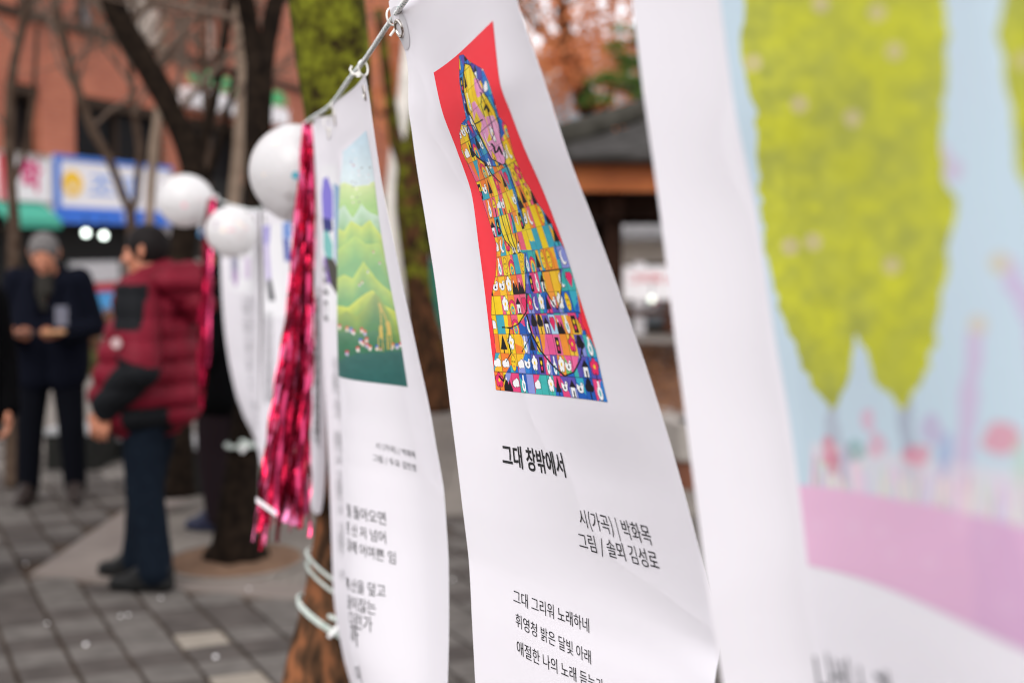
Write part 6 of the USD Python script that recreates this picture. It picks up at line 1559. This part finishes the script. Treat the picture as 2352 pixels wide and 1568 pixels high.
def person(label, loc, theta, J, wear, hair, pitch=0, yaw=0, skin='skin'):
    """J: joints in the person's own frame (x to the right hand, y ahead, z up). wear: (name, chains, material, options)."""
    t = thing('person', label, 'person', loc)
    loc = np.array(loc, float)
    solids, mv = head_parts(J['head'], pitch, yaw)
    ch = [[(J['pelvis'], .115), (J['chest'], .115), (J['neckbase'], .06), (np.array(J['head']) + [0, -.02, -.06], .05)]]
    for s in ('l', 'r'):
        ch.append([(J['chest'], .1), (J['sh' + s], .05), (J['el' + s], .04), (J['wr' + s], .027)])
        ch.append([(J['pelvis'], .11), (J['hip' + s], .085), (J['kn' + s], .055), (J['an' + s], .032), (J['toe' + s] + [0, 0, .005], .022)])
        ch += hand_chain(J['wr' + s], J['hd' + s], J['hn' + s], J['ts' + s], J.get('curl', .55))
    body = blob(ch, .014, 6, solids)
    obj('body', place(body, loc, theta), skin, t, smooth=True)
    tm = lambda q: trimesh.Trimesh(q.to_mesh().vert_properties[:, :3], q.to_mesh().tri_verts, process=False)
    for sx in (-1, 1):
        e = mv(Manifold.sphere(.0095, 16).translate((sx * .032, .073, -.004)))
        obj('eye', place(tm(e), loc, theta), 'eye_dark', t, smooth=True)
    e = mv(Manifold.batch_hull([Manifold.sphere(.0042, 10).translate((x, .0895 - abs(x) * .25, -.0625)) for x in (-.02, 0, .02)]))
    obj('mouth', place(tm(e), loc, theta), 'lip', t, smooth=True)
    hm, inset = hair
    cap = Manifold.sphere(.094, 40).scale((.95, 1.1, 1.06)).translate((0, -.016, .028))
    cut = Manifold.cube((.3, .3, .3), True).rotate((inset, 0, 0)).translate((0, .162, -.105))
    low = Manifold.cube((.3, .4, .2), True).translate((0, 0, -.155))
    cap = mv((cap - cut) - low)
    cap = cap.refine_to_length(.012)
    cm = tm(cap); cm = trimesh.Trimesh(cm.vertices, cm.faces, process=True)
    trimesh.smoothing.filter_taubin(cm, iterations=6)
    k = np.asarray(cm.vertices); cm.vertices = k + .004 * (meshkit.fbm(k * 60, 2)[:, None] - .5) * cm.vertex_normals
    obj('hair', place(cm, loc, theta), hm, t, smooth=True)
    for name, chains, m, opt in wear:
        g = blob(chains, opt.get('edge', .025), opt.get('smooth', 8), opt.get('extra', ()))
        if 'shape' in opt:
            v, nr = np.asarray(g.vertices), np.asarray(g.vertex_normals)
            g.vertices = v + nr * opt['shape'](v)[:, None]
        if 'panels' in opt:
            cen = np.asarray(g.vertices)[g.faces].mean(1)
            left = np.ones(len(cen), bool)
            holders = []
            for pn, pm, test in opt['panels']:
                sel = left & test(cen); left &= ~sel
                holders.append((pn, pm, sel))
            allv = np.asarray(g.vertices); F = np.asarray(g.faces)
            def sub(sel):
                q = trimesh.Trimesh(allv, F[sel], process=False); q.remove_unreferenced_vertices(); return q
            base = obj(name, place(sub(left), loc, theta), m, t, smooth=True)
            for pn, pm, sel in holders:
                if sel.any():
                    obj(pn, place(sub(sel), loc, theta), pm, base, smooth=True)
        else:
            obj(name, place(g, loc, theta), m, t, smooth=True)
    return t

A = np.array
def stand(h=1.70, fwd=0.0, headf=.02):
    k = h / 1.70
    J = dict(pelvis=(0, 0, .93), chest=(0, -.01 + fwd * .5, 1.24), neckbase=(0, -.02 + fwd, 1.43), head=(0, headf + fwd * 1.5, 1.575))
    for s, x in (('l', -1), ('r', 1)):
        J.update({'hip' + s: (x * .09, 0, .88), 'kn' + s: (x * .1, .02, .48), 'an' + s: (x * .105, -.02, .085), 'toe' + s: (x * .125, .13, .035), 'sh' + s: (x * .185, -.02 + fwd, 1.375), 'el' + s: (x * .245, -.05 + fwd, 1.09), 'wr' + s: (x * .25, .06 + fwd, .86), 'hd' + s: (0, .25, -1), 'hn' + s: (-x, 0, 0), 'ts' + s: x})
    return {q: A(v, float) * k if isinstance(v, tuple) and not q[:2] in ('hd', 'hn') else (A(v, float) if isinstance(v, tuple) else v) for q, v in J.items()}
def legs_of(J, r0=.115, r1=.08, r2=.065, drop=.0):
    o = [[(J['pelvis'] + [0, 0, .05], r0 + .03), (J['pelvis'], r0 + .03)]]
    for s in 'lr':
        o.append([(J['pelvis'], r0 + .01), (J['hip' + s], r0), (J['kn' + s], r1), (J['an' + s] + [0, -.005, .015], r2)])
    return o
def shoe(J, s, L=.27, w=.046):
    a, d = J['an' + s], J['toe' + s] - J['an' + s]
    d = A([d[0], d[1], 0]); d /= np.linalg.norm(d)
    g = a * [1, 1, 0]
    return [[(g - d * .055 + [0, 0, .045], .044), (g + d * .06 + [0, 0, .045], w), (g + d * (L - .1) + [0, 0, .036], .036)], [(g - d * .045 + [0, 0, .1], .052), (g + [0, 0, .115], .055), (g + d * .1 + [0, 0, .055], .046)], [(g - d * .06 + [0, 0, .018], .018), (g + d * (L - .08) + [0, 0, .018], .018)], [(g + d * .1 + [.028, 0, .02], .02), (g + d * .1 + [-.028, 0, .02], .02)]]

# man in the maroon padded jacket, turned to the left
J = stand(1.69, 0, .0)
J['shl'], J['ell'], J['wrl'] = A([-.2, -.03, 1.37]), A([-.30, -.09, 1.05]), A([-.27, .095, .86])
J['hdl'], J['hnl'] = A([0, .35, -1.0]), A([1.0, .1, 0])
J['anl'], J['toel'], J['knl'] = A([-.1, -.05, .085]), A([-.11, .12, .035]), A([-.11, -.01, .48])
J['anr'], J['toer'], J['knr'] = A([.13, .15, .085]), A([.15, .32, .035]), A([.12, .09, .48])
J['head'] = A([0, .02, 1.575])
quilt = lambda v: .028 * np.abs(np.sin(np.pi * (v[:, 2] - .02) / .105)) ** .6 - .016 + .006 * (meshkit.fbm(v * 9, 3) - .5)
jk = [[(A([x, .045, .905]), .2), (A([x, .01, 1.1]), .185), (A([x * .9, -.03, 1.3]), .135), (A([0, -.03, 1.4]), .1)] for x in (-.085, .085)]
jk += [[(A([0, .10, .915]), .19), (A([0, .05, 1.12]), .16)], [(A([0, -.06, .9]), .18), (A([0, -.07, 1.2]), .14)]]
sleeve_l = [[(A([-.15, -.03, 1.37]), .095), (J['shl'], .105), (J['ell'], .092), (J['wrl'] + [0, -.005, .02], .066)]]
sleeve_r = [[(A([.15, -.03, 1.37]), .095), (J['shr'], .105), (J['elr'], .09), (J['wrr'] + [0, 0, .02], .066)]]
jk += [[(A([-.08, .01, 1.45]), .05), (A([0, .075, 1.43]), .05), (A([.08, .01, 1.45]), .05), (A([0, -.09, 1.47]), .06), (A([-.08, .01, 1.45]), .05)], [(A([-.11, -.15, 1.44]), .075), (A([0, -.2, 1.42]), .105), (A([.11, -.15, 1.44]), .075)], [(A([0, -.2, 1.42]), .1), (A([0, -.24, 1.32]), .075)]]
panels = [('shoulder_panel', 'black_nylon', lambda c: (c[:, 0] < -.19) & (c[:, 2] > 1.225) & (c[:, 2] < 1.43) & (np.abs(c[:, 1] + .04) < .075)),
          ('forearm_panel', 'black_nylon', lambda c: (c[:, 2] < 1.09 + .35 * (c[:, 1] + .09)) & (c[:, 2] < 1.13))]
hem = [('hem_panel', 'black_nylon', lambda c: (c[:, 2] < .87) & (c[:, 0] < -.05) & (c[:, 1] < .02) & (c[:, 1] > -.15))]
loc1 = (P(354, 1338, 6.7)[0], 6.62, 0)
th1 = math.radians(78)
m1 = person('man in a maroon padded jacket with black sleeve patches, seen from the side', loc1, th1, J,
            [('trousers', legs_of(J, .105, .088, .082), 'navy_denim', {'shape': lambda v: .012 * (meshkit.fbm(v * [14, 14, 9], 3, 2) - .5)}),
             ('jacket', jk, 'maroon_nylon', {'edge': .016, 'smooth': 6, 'shape': quilt, 'panels': hem}),
             ('sleeve', sleeve_l, 'maroon_nylon', {'edge': .014, 'smooth': 6, 'shape': lambda v: quilt(v) * .4, 'panels': panels}), ('sleeve', sleeve_r, 'maroon_nylon', {'edge': .02, 'smooth': 6, 'shape': quilt}),
             ('shoe', shoe(J, 'l', .29, .05), 'black_leather', {'edge': .02, 'smooth': 5}), ('shoe', shoe(J, 'r', .29, .05), 'black_leather', {'edge': .02, 'smooth': 5})], ('black_hair', -28), pitch=-4, yaw=6)
bd = trimesh.creation.cylinder(.024, .006, sections=24)
T = trimesh.geometry.align_vectors([0, 0, 1], [-1, 0, 0]); T[:3, 3] = [-.392, -.03, 1.175]
bd.apply_transform(T)
obj('arm_badge', place(bd, np.array(loc1), th1), 'badge_white', m1, smooth=False)

# man in navy looking down at what he holds
J = stand(1.72, .07, .05)
J['head'] = A([0, .15, 1.555])
J['elr'], J['wrr'], J['hdr'], J['hnr'] = A([.27, -.01, 1.1]), A([.15, .27, 1.06]), A([-.55, .8, .05]), A([-.4, -.2, .8])
J['ell'], J['wrl'], J['hdl'], J['hnl'] = A([-.27, -.01, 1.1]), A([-.11, .28, 1.06]), A([.4, .9, .05]), A([.3, -.2, .9])
J['knl'], J['anl'], J['toel'] = A([-.12, .03, .48]), A([-.13, .0, .085]), A([-.15, .15, .035])
J['knr'], J['anr'], J['toer'] = A([.13, .02, .48]), A([.15, .04, .085]), A([.17, .2, .035])
coat = [[(A([x, .01, .82]), .15), (A([x, .03, 1.1]), .165), (A([x * 1.1, .05, 1.34]), .105)] for x in (-.085, .085)]
for s, x in (('l', -1), ('r', 1)):
    coat.append([(A([x * .1, .05, 1.37]), .08), (J['sh' + s], .082), (J['el' + s], .07), (J['wr' + s], .052)])
coat += [[(A([-.1, .03, 1.42]), .045), (A([0, -.02, 1.46]), .05), (A([.1, .03, 1.42]), .045)]]
loc2 = (P(126, 1140, 8.95)[0], 8.85, 0)
m2 = person('grey haired man in a navy coat looking down at his hands', loc2, math.radians(187), J,
            [('trousers', legs_of(J, .11, .085, .07), 'black_trouser', {}), ('coat', coat, 'navy_wool', {'shape': lambda v: .012 * (meshkit.fbm(v * 8, 3, 5) - .5)}),
             ('scarf', [[(A([-.025, .165, 1.32]), .03), (A([0, .13, 1.42]), .05), (A([.025, .165, 1.32]), .03), (A([0, .175, 1.22]), .02)]], 'grey_knit', {'edge': .02}),
             ('lapel', [[(A([-.05, .195, 1.2]), .015), (A([-.09, .17, 1.38]), .02)], [(A([.05, .195, 1.2]), .015), (A([.09, .17, 1.38]), .02)]], 'navy_wool', {'edge': .02, 'smooth': 3}),
             ('shoe', shoe(J, 'l'), 'brown_leather', {'edge': .02, 'smooth': 5}), ('shoe', shoe(J, 'r'), 'brown_leather', {'edge': .02, 'smooth': 5})], ('grey_hair', -30), pitch=-24)
R = rot2(math.radians(187))
w = lambda q: R @ A(q, float) + A(loc2)
bx = rbox(.075, .012, .15, .004); 
ph_ = rbox(.15, .075, .012, .004, w([.06, .39, 1.075]), 0)
obj('phone', ph_, 'phone_black', None, label='black phone held by the man in the navy coat', cat='phone')
obj('wallet', rbox(.13, .07, .018, .005, w([-.10, .40, 1.08]), 10), 'tan_card', None, label='tan wallet in the left hand of the navy coated man', cat='wallet')
lf = rbox(.075, .012, .12, .004, w([-.13, .33, 1.12]), 25)
obj('leaflet', lf, 'paper', None, label='grey folded leaflet under the arm of the navy coated man', cat='leaflet')

# people in black
def dark_person(label, loc, theta, J, trouser, shoem, hair=('black_hair', -30), coatm='black_wool', pitch=0):
    c = [[(A([x, 0, .78]), .155), (A([x, 0, 1.1]), .155), (A([x, -.01, 1.32]), .115)] for x in (-.085, .085)]
    for s, x in (('l', -1), ('r', 1)):
        c.append([(A([x * .1, -.01, 1.36]), .09), (J['sh' + s], .095), (J['el' + s], .08), (J['wr' + s], .06)])
    c += [[(A([-.08, 0, 1.43]), .05), (A([0, -.06, 1.46]), .055), (A([.08, 0, 1.43]), .05), (A([0, .06, 1.42]), .04)]]
    return person(label, loc, theta, J, [('trousers', legs_of(J, .11, .085, .072), trouser, {}), ('coat', c, coatm, {'shape': lambda v: .014 * (meshkit.fbm(v * 7, 3, 8) - .5)}),
                                         ('shoe', shoe(J, 'l'), shoem, {'edge': .02, 'smooth': 5}), ('shoe', shoe(J, 'r'), shoem, {'edge': .02, 'smooth': 5})], hair, pitch=pitch)
J = stand(1.66)
dark_person('person in a black coat cut off by the left picture edge', (P(-112, 1340, 6.7)[0], 6.65, 0), math.radians(-150), J, 'black_trouser', 'black_leather')
J = stand(1.64)
dark_person('person in a black coat and blue shoes behind the farthest banner', (P(512, 1210, 8.0)[0], 8.0, 0), math.radians(65), J, 'plum_trouser', 'blue_shoe')

# ================================================================== bright bits strewn on the paving
BITS = [(369, 1372, 'tiny white bit just below the black shoes of the man in maroon'), (277, 1414, 'left one of two tiny white bits lying close together on grey pavers'), (294, 1411, 'right one of two tiny white bits lying close together on grey pavers'),
        (108, 1430, 'faint tiny white bit on the pavers near the left picture edge'), (197, 1479, 'bright tiny white bit left of the pale paver'), (495, 1507, 'bright tiny white bit just below the upper pale paver'),
        (571, 1351, 'tiny white bit on the stone terrace border below the soil pit'), (59, 1294, 'tiny white bit beside the terrace corner at far left'), (1040, 1330, 'tiny white bit on pavers seen between the two middle banners')]
for X, Y, lab in BITS:
    p = G(X, Y, .012)
    s = trimesh.creation.icosphere(1, .009 if Y > 1478 else .006); s.apply_scale([1, 1, .8]); s.apply_translation(p)
    obj('paper_bit', s, 'confetti', None, label=lab, cat='litter', group='white bits strewn on the paving')
